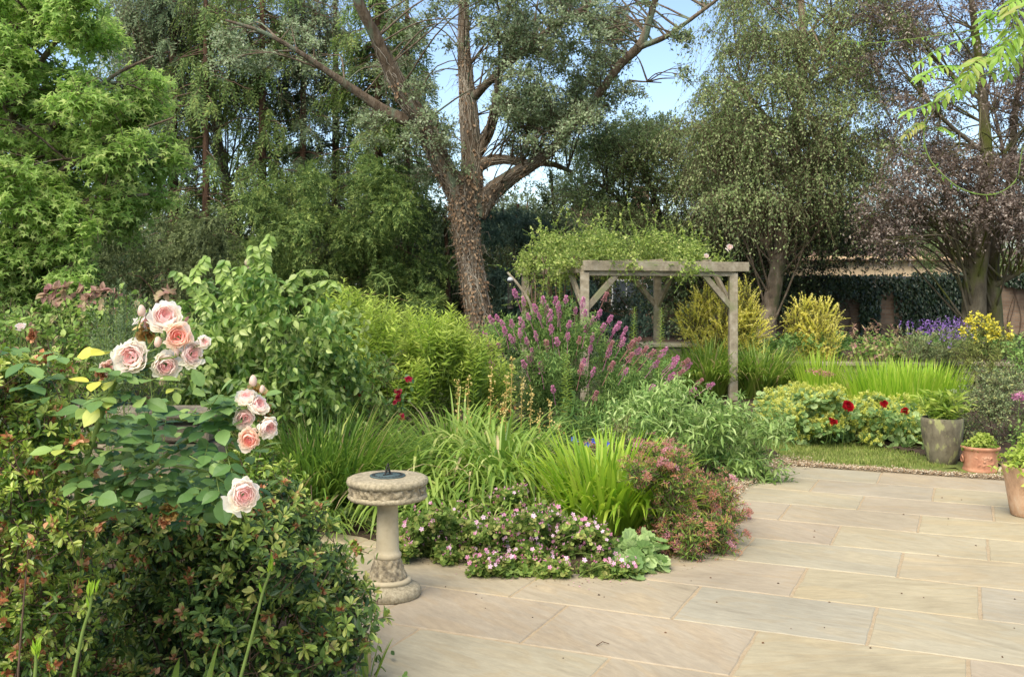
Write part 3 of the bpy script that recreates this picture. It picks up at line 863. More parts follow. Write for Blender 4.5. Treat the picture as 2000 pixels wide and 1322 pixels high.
# rustic stone wall behind the roses
rw = thing('stone_wall', 'short rough sleeper wall half hidden behind the pink rose', 'wall', P(260, 830, 6.7) * [1, 1, 0])
wc = P(262, 830, 6.7); A = Acc()
for r in range(7):
    for k in range(2):
        box(A, (wc[0] - .22 + k * .5 + (r % 2) * .06, wc[1] + R_.uniform(-.015, .015), .06 + r * .118), (.48, .26, .108), bev=.014, rnd=.5)
A.build('blocks', M['lowstone'], rw)
A = Acc(); box(A, (wc[0] + .03, wc[1] - .01, .9), (1.1, .34, .05), bev=.01); A.build('coping', M['timber'], rw)

M['roof'] = rock_mat('roof_tile', [(.13, .075, .055), (.22, .14, .1)], 12, .9, .5, (1, 1, 3), bscale=20)
M['render_wall'] = rock_mat('wall_render', [(.62, .45, .27), (.72, .56, .36)], 2, .9, .1)
M['glass'] = rock_mat('window_glass', [(.05, .06, .07), (.1, .12, .14)], 1, .15, 0)
M['white'] = rock_mat('white_paint', [(.7, .7, .68), (.8, .8, .78)], 4, .6, 0)


def house(label, cx, D, wd, dp, hw, hr, wallm):
    h = thing('house', label, 'house', (cx, D, 0))
    A = Acc(); box(A, (cx, D + dp / 2, hw / 2), (wd, dp, hw)); A.build('wall', wallm, h)
    A = Acc(); e = .35
    V = [(cx - wd / 2 - e, D - e, hw - .15), (cx + wd / 2 + e, D - e, hw - .15), (cx + wd / 2 + e, D + dp + e, hw - .15), (cx - wd / 2 - e, D + dp + e, hw - .15), (cx - wd / 2 + .8, D + dp / 2, hw + hr), (cx + wd / 2 - .8, D + dp / 2, hw + hr)]
    A.add(V, [[0, 1, 5, 4]], .5); A.add(V, [[2, 3, 4, 5]], .5); A.add(V, [[1, 2, 5]], .5); A.add(V, [[3, 0, 4]], .5); A.add(V, [[3, 2, 1, 0]], .5)
    r = A.build('roof', M['roof'], h)
    A = Acc(); box(A, (cx + wd * .25, D + dp / 2, hw + hr), (.6, .6, 1.2)); A.build('chimney', M['brick'], r)
    for k in (-.28, .05, .33):
        A = Acc(); box(A, (cx + wd * k, D - .02, hw * .42), (1.1, .08, 1.1), bev=.01); f = A.build('window', M['white'], h)
        for s in (-.25, .25):
            A = Acc(); box(A, (cx + wd * k + s, D - .06, hw * .42), (.46, .02, .98)); A.build('pane', M['glass'], f)


house('cream rendered house glimpsed over the brick wall at right', 14.2, 34, 9, 7, 2.8, .4, M['render_wall'])
house('brown tiled house roof glimpsed above the pergola climber', 3.9, 37, 4.5, 6, 3.6, 1.5, M['brick'])
house('low brown roof glimpsed through the conifers at left', -5.9, 38, 4, 6, 3.3, 1.1, M['brick'])
#@@PART3
# ------------------------------------------------------------------ foliage colours
def g3(a, b, c, **k): return ((a, b, c), k)


LM = dict(
    liquid=leaf_mat('liquidambar_leaf', [(.14, .25, .05), (.23, .37, .08), (.34, .49, .12), (.5, .59, .2)], .5, .45, .3, .25, .7),
    oak=leaf_mat('poplar_leaf', [(.12, .165, .08), (.2, .265, .13), (.3, .38, .21), (.44, .5, .33)], .45, .6, .12, .2, .6),
    birch=leaf_mat('birch_leaf', [(.1, .145, .055), (.19, .26, .1), (.29, .37, .15), (.42, .46, .23)], .45, .6, .12, .25, .6),
    beech=leaf_mat('copper_leaf', [(.085, .062, .055), (.155, .12, .1), (.24, .195, .165), (.35, .3, .25)], .25, .6, .12, .25, .8),
    cypress=leaf_mat('cypress_spray', [(.05, .09, .028), (.1, .165, .045), (.18, .26, .07), (.3, .36, .1)], .4, .6, .2, .3, .5),
    cypdark=leaf_mat('dark_conifer_spray', [(.055, .09, .045), (.105, .155, .075), (.17, .22, .105)], .35, .6, .2, .3, .6),
    fir=leaf_mat('blue_fir_spray', [(.04, .075, .05), (.08, .13, .09), (.13, .2, .14)], .3, .6, .25, .3, .7),
    yew=leaf_mat('yew_spray', [(.06, .085, .035), (.12, .155, .06), (.2, .235, .09)], .3, .6, .2, .25, .7),
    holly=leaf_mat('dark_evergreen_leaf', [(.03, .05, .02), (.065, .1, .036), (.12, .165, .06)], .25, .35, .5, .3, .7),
    far=leaf_mat('far_tree_leaf', [(.07, .1, .05), (.12, .17, .08), (.19, .24, .12)], .25, .6, .2, .25, .35),
    ivy=leaf_mat('ivy_leaf', [(.012, .03, .012), (.03, .055, .02), (.06, .1, .035)], .1, .35, .5, .3, 1.5),
    climber=leaf_mat('climber_leaf', [(.1, .16, .03), (.2, .29, .05), (.33, .41, .09), (.45, .48, .16)], .4, .45, .3, .2, 1.5),
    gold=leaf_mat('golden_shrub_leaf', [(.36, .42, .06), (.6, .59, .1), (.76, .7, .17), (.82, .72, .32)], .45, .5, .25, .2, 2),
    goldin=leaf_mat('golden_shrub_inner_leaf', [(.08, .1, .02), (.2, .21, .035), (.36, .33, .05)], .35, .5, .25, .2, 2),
    lime=leaf_mat('lime_leaf', [(.15, .24, .035), (.25, .37, .05), (.38, .48, .08), (.48, .55, .12)], .45, .5, .25, .2, 1.3),
    strap=leaf_mat('strap_leaf', [(0, (.06, .13, .02)), (.4, (.15, .26, .035)), (.75, (.28, .38, .06)), (.93, (.42, .46, .12)), (.97, (.42, .33, .15)), (1, (.45, .35, .18))], .4, .4, .35, .2, 1.3),
    strappale=leaf_mat('pale_strap_leaf', [(0, (.07, .14, .02)), (.4, (.17, .28, .04)), (.75, (.31, .41, .08)), (.93, (.46, .5, .16)), (.97, (.48, .4, .2)), (1, (.5, .4, .22))], .35, .4, .4, .2, 1.3),
    straplime=leaf_mat('lime_strap_leaf', [(.14, .28, .02), (.26, .43, .03), (.4, .53, .05), (.5, .56, .1)], .45, .4, .3, .15, 1.3),
    drop=leaf_mat('drooping_shrub_leaf', [(.055, .13, .022), (.13, .24, .04), (.26, .37, .08), (.42, .5, .17)], .35, .38, .45, .2, 1.5),
    spir=leaf_mat('spiraea_leaf', [(.045, .11, .025), (.1, .2, .045), (.18, .3, .075), (.28, .4, .1)], .35, .5, .25, .25, 1.6),
    mound=leaf_mat('leafy_mound_leaf', [(.08, .16, .03), (.17, .29, .065), (.29, .42, .11), (.42, .52, .2)], .35, .42, .4, .2, 1.6),
    gera=leaf_mat('geranium_leaf', [(.06, .12, .02), (.13, .22, .04), (.24, .33, .07), (.38, .38, .12)], .35, .55, .2, .25, 4),
    alch=leaf_mat('rounded_leaf', [(.1, .19, .06), (.18, .3, .09), (.28, .4, .14), (.4, .5, .22)], .3, .55, .25, .15, 3),
    froth=leaf_mat('lime_froth', [(.42, .46, .06), (.6, .6, .12), (.7, .7, .22)], .4, .6, .2, .15, 2),
    pink=leaf_mat('pink_froth', [(.36, .14, .06), (.44, .21, .15), (.5, .2, .24), (.6, .36, .38)], .25, .6, .2, .2, 6),
    redleaf=leaf_mat('red_tinted_leaf', [(.09, .17, .03), (.2, .31, .05), (.33, .33, .07), (.4, .17, .06)], .35, .5, .25, .2, 3),
    azal=leaf_mat('glossy_evergreen_leaf', [(.03, .065, .022), (.07, .13, .035), (.15, .24, .05), (.28, .37, .07), (.42, .4, .12)], .28, .4, .35, .2, 3),
    azlime=leaf_mat('small_azalea_leaf', [(.05, .1, .02), (.13, .22, .03), (.28, .38, .05), (.45, .5, .12)], .3, .35, .45, .2, 3),
    rust=leaf_mat('rusty_petal', [(.22, .07, .03), (.4, .15, .06), (.52, .28, .14), (.6, .3, .18)], .25, .8, .1, .2, 9),
    roseleaf=leaf_mat('rose_leaf', [(.045, .115, .03), (.095, .19, .05), (.18, .3, .085), (.32, .43, .11), (.6, .57, .08)], .3, .42, .4, .15, 4),
    mixed=leaf_mat('mixed_border_leaf', [(.07, .14, .025), (.17, .28, .05), (.3, .42, .09), (.38, .3, .16), (.3, .14, .13)], .35, .45, .3, .2, 1.6),
    rosemary=leaf_mat('rosemary_leaf', [(.07, .11, .05), (.13, .19, .08), (.22, .29, .13)], .2, .6, .2, .15, 2),
    greyg=leaf_mat('grey_green_leaf', [(.08, .12, .045), (.16, .21, .09), (.27, .33, .15), (.42, .42, .14)], .25, .6, .2, .2, 2),
    olivey=leaf_mat('olive_shrub_leaf', [(.08, .11, .03), (.17, .2, .05), (.28, .3, .08)], .25, .6, .2, .2, 2),
    yflower=leaf_mat('yellow_flower', [(.5, .45, .03), (.7, .6, .05), (.75, .7, .15)], .3, .6, .2, .1),
    purple=leaf_mat('purple_flower', [(.16, .09, .32), (.26, .13, .45), (.42, .28, .55)], .3, .6, .2, .1),
    mauve=leaf_mat('pink_spike', [(.44, .13, .28), (.58, .22, .39), (.7, .4, .5)], .3, .6, .2, .15, 5),
    mauvefade=leaf_mat('fading_spike', [(.35, .16, .12), (.48, .22, .25), (.55, .3, .3)], .3, .7, .2, .15, 5),
    cran=leaf_mat('geranium_petal', [(.62, .16, .33), (.72, .36, .52), (.8, .6, .72)], .35, .6, .2, .1, 5),
    red=leaf_mat('red_petal', [(.2, .0, .006), (.42, .004, .012), (.6, .02, .04)], .25, .5, .3, .1, 5),
    crimson=leaf_mat('crimson_petal', [(.45, .01, .05), (.65, .03, .12), (.75, .1, .2)], .25, .5, .3, .1, 5),
    rose=leaf_mat('pink_rose_petal', [(0, (.8, .46, .46)), (.2, (.84, .62, .6)), (.42, (.87, .76, .73)), (.7, (.89, .84, .78)), (1, (.88, .86, .74))], .45, .5, .25, .05, 5),
    rosepeach=leaf_mat('peach_rose_petal', [(0, (.8, .38, .34)), (.25, (.85, .54, .47)), (.6, (.88, .7, .6)), (1, (.88, .8, .68))], .45, .5, .25, .05, 5),
    brownrose=leaf_mat('withered_petal', [(.13, .06, .015), (.32, .17, .04), (.5, .33, .1), (.72, .6, .36)], .25, .7, .15, .1, 8),
    blue=leaf_mat('blue_petal', [(.06, .08, .5), (.12, .16, .7)], .3, .6, .2, .1),
    wist=leaf_mat('wisteria_leaf', [(.1, .22, .025), (.18, .35, .035), (.28, .45, .07), (.34, .34, .09)], .42, .4, .35, .12, 5),
    orange=leaf_mat('orange_petal', [(.6, .15, .02), (.7, .3, .05)], .3, .6, .2, .1),
    white=leaf_mat('pale_petal', [(.75, .6, .55), (.8, .75, .7)], .3, .6, .2, .1),
    yellowst=leaf_mat('straw_seedhead', [(.35, .25, .07), (.55, .42, .14), (.65, .55, .25)], .2, .7, .2, .15, 5),
)


def mesh_obj(A, name, mats, t, label=None):
    o = A.build(name, mats, t)
    if label: o['label'] = label
    return o


# ------------------------------------------------------------------ trees
def tube_pts(Cs, Rs):
    return np.concatenate(Cs), np.concatenate(Rs)


def connect(S, lumps, LC, n_tw=5, r0=.035):
    """a branch from the nearest limb to each leaf clump, with side twigs"""
    pts = LC; use = np.zeros(len(pts))
    for c, Rr in lumps:
        d = np.linalg.norm(pts - c, axis=1) * R_.uniform(1, 1.5, len(pts)) + np.where(pts[:, 2] > c[2] + .3, 1.5, 0) + use
        ip = int(np.argmin(d)); p = pts[ip]; use[max(0, ip - 2):ip + 3] += .45
        ln = np.linalg.norm(c - p)
        if ln > 5: continue
        mid = (p + c) / 2 + np.array([0, 0, .12 * ln]) + R_.normal(0, .06 * ln, 3)
        s = spline([p, mid, c], 4)
        tubes(S, s[None], min(.032, r0 * .3 + .006 * ln), .005, 4)
        for _ in range(n_tw):
            q = s[R_.integers(3, len(s))]; e = c + R_.normal(0, .55, 3) * Rr
            tubes(S, np.array([[q, (q + e) / 2 + R_.normal(0, .04, 3), e]]), .008, .003, 3)


def tree(name, label, cat, limbs, lumps, leaf, m, size, dens, L, k, bark, group=None, rough=.06, twn=4, sides=14, branches=True, **kw):
    base = limbs[0][0] if limbs else None
    loc = (base[0], base[1], 0) if base is not None else (*lumps[0][0][:2], 0)
    t = thing(name, label, cat, loc, group)
    A = Acc(); Cs = []
    for i, l in enumerate(limbs):
        C, r = limb(A, l, sides, 6, rough, flare=0)
        Cs.append(C[r > .03] if (r > .03).any() else C[:2])
    tr = A.build('trunk', bark, t)
    S = Acc(); LC = np.concatenate(Cs)
    if branches:
        connect(S, lumps, LC, twn)
        S.build('branches', bark, t)
    A = Acc(); S2 = Acc()
    fol(A, lumps, dens, L, k, leaf, size, S=S2, smat=1, srad=.004, **kw)
    A.v += S2.v; A.l += [l + A.nv for l in S2.l]; A.n += S2.n; A.r += S2.r; A.m += S2.m; A.sm += S2.sm; A.nv += S2.nv
    A.build('crown', [m, M['twig']], t)
    return t, LC


def PR(px, py, D, wpx): return (*P(px, py, D), wpx * D / F0 / 2)


# big leaning tree with dead ivy
oakD = 23.5
def thin(ls, k): return [[(*q[:3], q[3] * k) for q in l] for l in ls]


oak_l = [
    [PR(944, 706, oakD, 96), PR(938, 640, oakD, 72), PR(927, 560, oakD, 66), PR(915, 490, oakD, 66), PR(908, 430, oakD, 72), PR(910, 385, oakD, 86), PR(918, 340, oakD, 60)],
    [PR(905, 430, oakD, 55), PR(890, 375, oakD, 52), PR(862, 320, oakD - .1, 47), PR(835, 260, oakD - .4, 43), PR(800, 205, oakD - .8, 42), PR(765, 140, oakD - 1.1, 36), PR(735, 75, oakD - 1.4, 31), PR(703, 10, oakD - 1.8, 27), PR(670, -80, oakD - 2.2, 20)],
    [PR(918, 400, oakD, 60), PR(922, 320, oakD, 48), PR(916, 230, oakD, 42), PR(910, 150, oakD + .2, 32), PR(905, 80, oakD + .3, 27), PR(905, 0, oakD + .5, 26), PR(900, -110, oakD + .8, 20)],
    [PR(930, 420, oakD, 50), PR(958, 378, oakD, 44), PR(1000, 345, oakD - .2, 34), PR(1045, 318, oakD - .5, 27), PR(1085, 285, oakD - .8, 23), PR(1120, 240, oakD - 1, 20), PR(1165, 190, oakD - 1.3, 18), PR(1210, 128, oakD - 1.6, 20), PR(1250, 88, oakD - 1.9, 21), PR(1268, 40, oakD - 2, 17), PR(1285, -20, oakD - 2.1, 13)],
    [PR(1250, 92, oakD - 1.9, 14), PR(1300, 72, oakD - 2.1, 12), PR(1340, 45, oakD - 2.3, 9), PR(1400, 0, oakD - 2.6, 7), PR(1450, -40, oakD - 2.8, 4)],
    [PR(795, 235, oakD - .7, 26), PR(745, 212, oakD - .9, 21), PR(690, 175, oakD - 1.2, 17), PR(640, 140, oakD - 1.5, 13), PR(580, 100, oakD - 1.9, 10), PR(510, 62, oakD - 2.3, 8), PR(440, 40, oakD - 2.6, 5)],
    [PR(925, 330, oakD, 26), PR(955, 315, oakD - .1, 22), PR(985, 312, oakD - .3, 18), PR(1030, 318, oakD - .2, 15), PR(1075, 320, oakD + .1, 12), PR(1115, 335, oakD + .4, 8)],
    [PR(935, 300, oakD, 22), PR(958, 250, oakD - .2, 19), PR(968, 205, oakD - .4, 16), PR(975, 150, oakD - .6, 12), PR(990, 90, oakD - .8, 9)],
    [PR(925, 190, oakD, 20), PR(945, 170, oakD - .3, 17), PR(972, 145, oakD - .6, 13), PR(1030, 90, oakD - 1, 9), PR(1100, 40, oakD - 1.5, 12), PR(1165, 5, oakD - 2, 9)],
    [PR(1228, 157, oakD - 1.5, 4), PR(1262, 160, oakD - 1.5, 3.5), PR(1290, 154, oakD - 1.5, 3), PR(1318, 153, oakD - 1.5, 2)],
    [PR(1262, 160, oakD - 1.5, 3), PR(1278, 161, oakD - 1.5, 2.5), PR(1292, 162, oakD - 1.5, 2)],
]
oak_l = thin(oak_l[:1], .7) + thin(oak_l[1:4], .8) + thin(oak_l[4:], .92)
L1 = polylumps([(880, -60), (1200, -60), (1225, 60), (1232, 140), (1215, 200), (1150, 240), (1090, 290), (1000, 250), (960, 160), (930, 60)], oakD - 2.8, oakD + .8, 185, 18, 44)
L1 += polylumps([(960, 260), (1090, 250), (1100, 330), (1010, 330)], oakD - 1, oakD + 1, 5, 18, 32)
L1 += polylumps([(640, 60), (840, 130), (870, 240), (900, 330), (860, 380), (800, 340), (700, 250), (560, 200), (420, 120), (440, 20), (600, 40)], oakD - 2.2, oakD + 1.5, 36, 22, 40)
L1 += polylumps([(770, -40), (880, -40), (890, 250), (840, 240), (780, 120)], oakD - .5, oakD + 1.5, 12, 20, 36)
L1 += polylumps([(1240, -50), (1420, -50), (1420, 30), (1340, 150), (1318, 130), (1310, 50), (1240, 40)], oakD - 2.9, oakD - 1.5, 11, 16, 30)
tree('old_tree', 'tall old spreading tree with thick leaning trunk wrapped in dead ivy', 'tree', oak_l, L1, DIA, LM['oak'], .088, 27, .5, 9, M['bark'], droop=.35, rough=.07, twn=3, up=.3, inner=.35, noise=.25)
# dead ivy strands on the trunk
ivt = thing('dead_ivy', 'tangle of dead brown ivy stems and withered leaves clinging to the big trunk', 'ivy', (*P(944, 706, oakD)[:2], 0))
A = Acc(); B2 = Acc()
for li, cnt, tmax in ((0, 260, 1), (1, 170, .6), (2, 170, .65), (3, 80, .35), (7, 20, .5), (6, 20, .4)):
    s = spline(np.array(oak_l[li]), 10); C = s[:, :3]; rr = s[:, 3]
    Tn = nrm(np.gradient(C, axis=0)); X = nrm(np.cross(Tn, np.array([.01, 1, .02]))); Y = np.cross(Tn, X)
    for _ in range(cnt):
        n_ = R_.integers(8, 26); i0 = R_.integers(0, max(1, int((len(C) - 8) * tmax)))
        idx = np.minimum(np.arange(i0, i0 + n_), len(C) - 1)
        a = R_.random() * 6.28 + np.cumsum(R_.normal(0, .14, n_)); off = rr[idx] * (1.01 + np.abs(np.cumsum(R_.normal(0, .01, n_)))) + .006
        cv = C[idx] + off[:, None] * (np.cos(a)[:, None] * X[idx] + np.sin(a)[:, None] * Y[idx]) + R_.normal(0, .006, (n_, 3))
        tubes(A, cv[None], R_.uniform(.006, .018), .004, 3, R_.random())
        if R_.random() < .5:                                           # loose end hanging off
            e = cv[-1]; o_ = nrm(e - C[idx[-1]]); q = R_.uniform(.15, .45)
            tubes(A, np.array([[e, e + o_ * q * .5, e + o_ * q * .7 + [R_.normal(0, .1), 0, -q * .5]]]), .005, .003, 3, .6)
    m_ = int(cnt * (8 if li == 0 else 2))
    i_ = R_.integers(0, max(2, int(len(C) * tmax)), m_); a = R_.random(m_) * 6.28
    o_ = np.cos(a)[:, None] * X[i_] + np.sin(a)[:, None] * Y[i_]
    pb = C[i_] + o_ * (rr[i_] * (1.02 + np.abs(R_.normal(0, .09, m_))))[:, None]
    inst(B2, DIA, pb, np.array([0, 0, -1.]) + o_ * .5 + R_.normal(0, .4, (m_, 3)), o_ + R_.normal(0, .3, (m_, 3)), R_.uniform(.035, .11, m_), R_.random(m_))
A.build('ivy_stems', M['ivyvine'], ivt); B2.build('withered_leaves', M['ivydead'], ivt)

# liquidambar at the left
D = 15
lq = [[PR(60, 800, D, 60), PR(50, 560, D, 42), PR(40, 300, D, 34), PR(30, 60, D, 24), PR(20, -150, D, 14)],
      [PR(48, 470, D, 22), PR(110, 420, D - .4, 16), PR(200, 390, D - .8, 10), PR(290, 380, D - 1, 5)],
      [PR(42, 330, D, 20), PR(120, 230, D - .5, 14), PR(220, 150, D - .8, 8), PR(300, 110, D - .8, 4)],
      [PR(44, 400, D, 18), PR(140, 320, D - .8, 12), PR(260, 260, D - 1, 7), PR(340, 230, D - 1.2, 3)],
      [PR(38, 250, D, 16), PR(-20, 160, D - .8, 11), PR(-80, 90, D - 1, 5)],
      [PR(38, 180, D, 15), PR(110, 80, D - .5, 10), PR(170, 10, D - .6, 5)]]
L1 = polylumps([(-120, -60), (150, -60), (200, 30), (215, 100), (300, 140), (310, 220), (345, 280), (330, 330), (305, 370), (310, 420), (240, 450), (160, 480), (150, 540), (90, 560), (-120, 570)], D - 1.8, D + 1.6, 175, 34, 62)
L1 += [lump(332, 272, D - 1, 34, 20), lump(318, 200, D - .6, 26, 18), lump(300, 150, D - .6, 22, 15), lump(345, 300, D - 1, 22, 16), lump(60, 545, D - 1, 70, 40), lump(150, 520, D - .6, 50, 30), lump(20, 600, D - .6, 70, 40), lump(110, 585, D - .2, 45, 30), lump(190, 55, D - .4, 34, 25)] + polylumps([(-80, 520), (200, 500), (210, 600), (120, 640), (-80, 650)], D - 1.5, D + .5, 22, 30, 50)
tree('liquidambar', 'bright green star-leaved tree behind the border shrubs and pink rose', 'tree', lq, L1, STAR, LM['liquid'], .115, 30, .5, 10, M['bark'], droop=.3, along=.5, spread=1., grav=.35, up=.35, inner=.3, twn=3, sides=10, noise=.14, tipb=.35)

# conifers in a row
def conifer(name, label, px, D, w0, z0, z1, spread, nb, m, leafk=NEEDLE, size=.1, fr=14, frL=.45, droopb=.25, hang=.9, bark='bark_conifer', group=None, kf=14, taper=.5, lean=0, up=0., base=None, wide=.15):
    p = P(px, 600, D); x0, y0 = p[0], D
    t = thing(name, label, 'conifer', (x0, y0, 0), group)
    A = Acc(); limb(A, [(x0, y0, -.05, w0 * 1.25), (x0 + lean * .1, y0, 1.5, w0), (x0 + lean * .5, y0, 5, w0 * .75), (x0 + lean, y0, 10.5, w0 * .4)], 9, 6, .05)
    A.build('trunk', M[bark], t)
    S = Acc(); Lf = Acc()
    nb = int(nb * 1.7); zb = z0 + (z1 - z0) * R_.random(nb) ** 1.35; az = R_.random(nb) * 6.28
    # keep more on the visible side
    ln = spread * (1 - taper * (zb / 11)) * R_.uniform(.35, 1.15, nb) * np.where(zb < 4.5, 1.15, 1)
    k = 6; tt = np.linspace(0, 1, k)
    dx = np.cos(az); dy = np.sin(az)
    bx_ = x0 + lean * zb / 10.5
    C = np.stack([bx_[:, None] + (ln * dx)[:, None] * tt, y0 + (ln * dy)[:, None] * tt, zb[:, None] + ln[:, None] * (up * tt - droopb * tt ** 1.6) + R_.normal(0, .03, (nb, k))], -1)
    tubes(S, C, .022, .006, 4)
    # fronds
    N = nb * fr
    bi = np.repeat(np.arange(nb), fr); t_ = np.clip(R_.uniform(.25, 1.05, N), 0, 1)
    f = t_ * (k - 1); i0 = np.minimum(f.astype(int), k - 2); fr_ = (f - i0)[:, None]
    pos = C[bi, i0] * (1 - fr_) + C[bi, i0 + 1] * fr_
    side = R_.choice([-1, 1], N)
    outd = np.stack([dx[bi], dy[bi], np.zeros(N)], -1); lat = np.stack([-dy[bi], dx[bi], np.zeros(N)], -1)
    d = nrm(outd * .5 + lat * (side * R_.uniform(.2, .9, N))[:, None] + np.array([0, 0, -hang]) + R_.normal(0, .15, (N, 3)))
    Ls = frL * R_.uniform(.5, 1.3, N)
    tt2 = np.linspace(0, 1, 3)
    Cf = pos[:, None] + (Ls[:, None] * tt2)[..., None] * d[:, None] + (Ls[:, None] * .3 * tt2 ** 2)[..., None] * np.array([0, 0, -1.])
    tubes(S, Cf, .004, .002, 3)
    tl = (np.arange(kf) + .5) / kf
    pl = pos[:, None] + (Ls[:, None] * tl)[..., None] * d[:, None] + (Ls[:, None] * .3 * tl ** 2)[..., None] * np.array([0, 0, -1.])
    sd2 = nrm(np.cross(d, outd + R_.normal(0, .3, (N, 3))))
    sg = np.where(np.arange(kf) % 2, 1, -1)
    ld = nrm(d[:, None] * .9 + sd2[:, None] * (sg * .7)[None, :, None] + R_.normal(0, .2, (N, kf, 3)))
    nn = nrm(outd[:, None] + np.array([0, 0, .7]) + R_.normal(0, .4, (N, kf, 3)))
    inst(Lf, T(leafk[0] * [wide / .11, 1, 1], leafk[1]) if leafk is NEEDLE else leafk, pl.reshape(-1, 3), ld.reshape(-1, 3), nn.reshape(-1, 3), (size * R_.uniform(.7, 1.3, (N, kf))).ravel(), (.45 + R_.normal(0, .2, (N, kf)) + R_.normal(0, .12, (N, 1)) + .25 * (t_[:, None] - .6)).ravel())
    S.build('branches', M['twig'], t)
    Lf.build('needle_sprays', m, t)
    return t


GC = 'tall conifers in a row behind the border'
conifer('cypress', 'bare-stemmed conifer with brown trunk nearest the bright green tree', 338, 27, .17, 1.2, 10, 1.9, 84, LM['cypdark'], fr=13, frL=.5, size=.12, group=GC)
conifer('cypress', 'slim conifer with reddish bare trunk and hanging sprays, second from the bright green tree', 402, 26, .11, 1.5, 10, 1.7, 70, LM['cypress'], fr=11, frL=.6, size=.12, group=GC, hang=1.5)
conifer('cypress', 'conifer with straight dark trunk and weeping olive sprays left of the leaning limb', 512, 27, .15, 1.0, 10, 2.1, 78, LM['cypress'], fr=14, frL=.6, size=.12, group=GC, hang=1.5)
conifer('cypress', 'conifer with thin trunk and sparse green sprays between two thicker stems', 592, 28, .12, 1.5, 10, 1.9, 80, LM['cypdark'], fr=13, frL=.45, size=.12, group=GC)
conifer('cypress', 'conifer with dense yellowish drooping fans right beside the leaning limb', 738, 26, .15, .6, 9.5, 2.1, 95, LM['cypress'], fr=15, frL=.5, size=.13, group=GC, hang=.8)
conifer('cypress', 'conifer standing just behind the split of the big tree', 795, 28, .12, .6, 9.5, 1.6, 60, LM['cypress'], fr=13, frL=.5, size=.12, group=GC)
conifer('cypress', 'dark upright conifer seen left of the central limb of the big tree', 655, 29.5, .14, .6, 10, 2.0, 75, LM['cypress'], fr=14, frL=.5, size=.13, group=GC)
# low spreading skirts
def bush_conifer(name, label, lumps, m, size=.1, dens=40, L=.45, k=10, cat='conifer', **kw):
    t = thing(name, label, cat, (*lumps[0][0][:2], 0))
    A = Acc(); S = Acc()
    c0 = lumps[0][0]
    limb(S, [(c0[0], c0[1] + .2, -.05, .1), (c0[0] + .1, c0[1] + .2, max(.6, c0[2] * .6), .07), (c0[0], c0[1] + .1, c0[2] + .3, .04)], 7, 4)
    connect(S, [l for l in lumps if l[0][2] < c0[2] + .6][::3], np.array([[c0[0], c0[1] + .2, z] for z in np.linspace(.3, c0[2] + .3, 8)]), 0, .01)
    args = dict(up=-.1, droop=.5, along=1., spread=.55, grav=.3, inner=.35, nz=.8, noise=.2)
    args.update(kw)
    fol(A, lumps, dens, L, k, NEEDLE if size < .2 else DIA, size, S=None, **args)
    S.build('trunk', M['bark_conifer'], t)
    A.build('foliage', m, t)
    return t


FAN = T(NEEDLE[0] * [1.5, 1, 1], NEEDLE[1])
_n = NEEDLE; NEEDLE = FAN
bush_conifer('yew', 'dark green feathery yew spreading under the bright green tree', polylumps([(150, 460), (230, 400), (330, 440), (400, 400), (480, 470), (480, 620), (330, 640), (150, 640)], 20.5, 23.5, 64, 24, 50, .8), LM['yew'], .085, 36, L=.5, k=18, droop=.45, up=0., grav=.2)
bush_conifer('cypress_bush', 'yellow-green fan-leaved conifer low behind the lime clump', polylumps([(440, 500), (480, 380), (520, 300), (560, 400), (610, 330), (650, 420), (720, 310), (770, 340), (820, 400), (870, 520), (850, 640), (450, 650)], 22, 25.5, 96, 22, 48, 1.0), LM['cypress'], .095, 34, L=.42, k=16, droop=.4, up=.05, grav=.15, spread=.7)
bush_conifer('fir', 'dark blue-green conifer immediately left of the big trunk', polylumps([(780, 400), (880, 390), (905, 640), (760, 650)], 25, 27, 26, 26, 48), LM['cypdark'], .1, 28, k=15)
bush_conifer('fir', 'blue-green layered fir immediately right of the big trunk', polylumps([(950, 400), (1060, 400), (1090, 500), (1330, 540), (1340, 690), (940, 690)], 24.5, 27, 52, 26, 50, .4), LM['fir'], .1, 30, k=16, droop=.25)
bush_conifer('cypress_bush', 'small dark pointed conifer rising above the pergola climber', [lump(1078, 372, 28, 24, 40), lump(1085, 420, 28, 40, 45), lump(1060, 440, 28, 40, 40), lump(1075, 345, 28, 10, 20)], LM['cypdark'], .12, 26, up=.4, droop=.1)
NEEDLE = _n
# broadleaf evergreens filling the back
def plain_tree(name, label, base, lumps, m, size, dens, L, k, leaf=DIA, cat='tree', bark='bark', w0=.1, **kw):
    c = np.mean([l[0] for l in lumps], axis=0); b = P(base[0], 600, base[1])
    lm = [[(b[0], b[1], -.05, w0 * 1.2), (b[0] + .05, b[1], c[2] * .4, w0), ((b[0] + c[0]) / 2, c[1], c[2] * .75, w0 * .7), (c[0], c[1], c[2] + .5, w0 * .3)]]
    return tree(name, label, cat, lm, lumps, leaf, m, size, dens, L, k, M[bark], sides=8, twn=2, **kw)


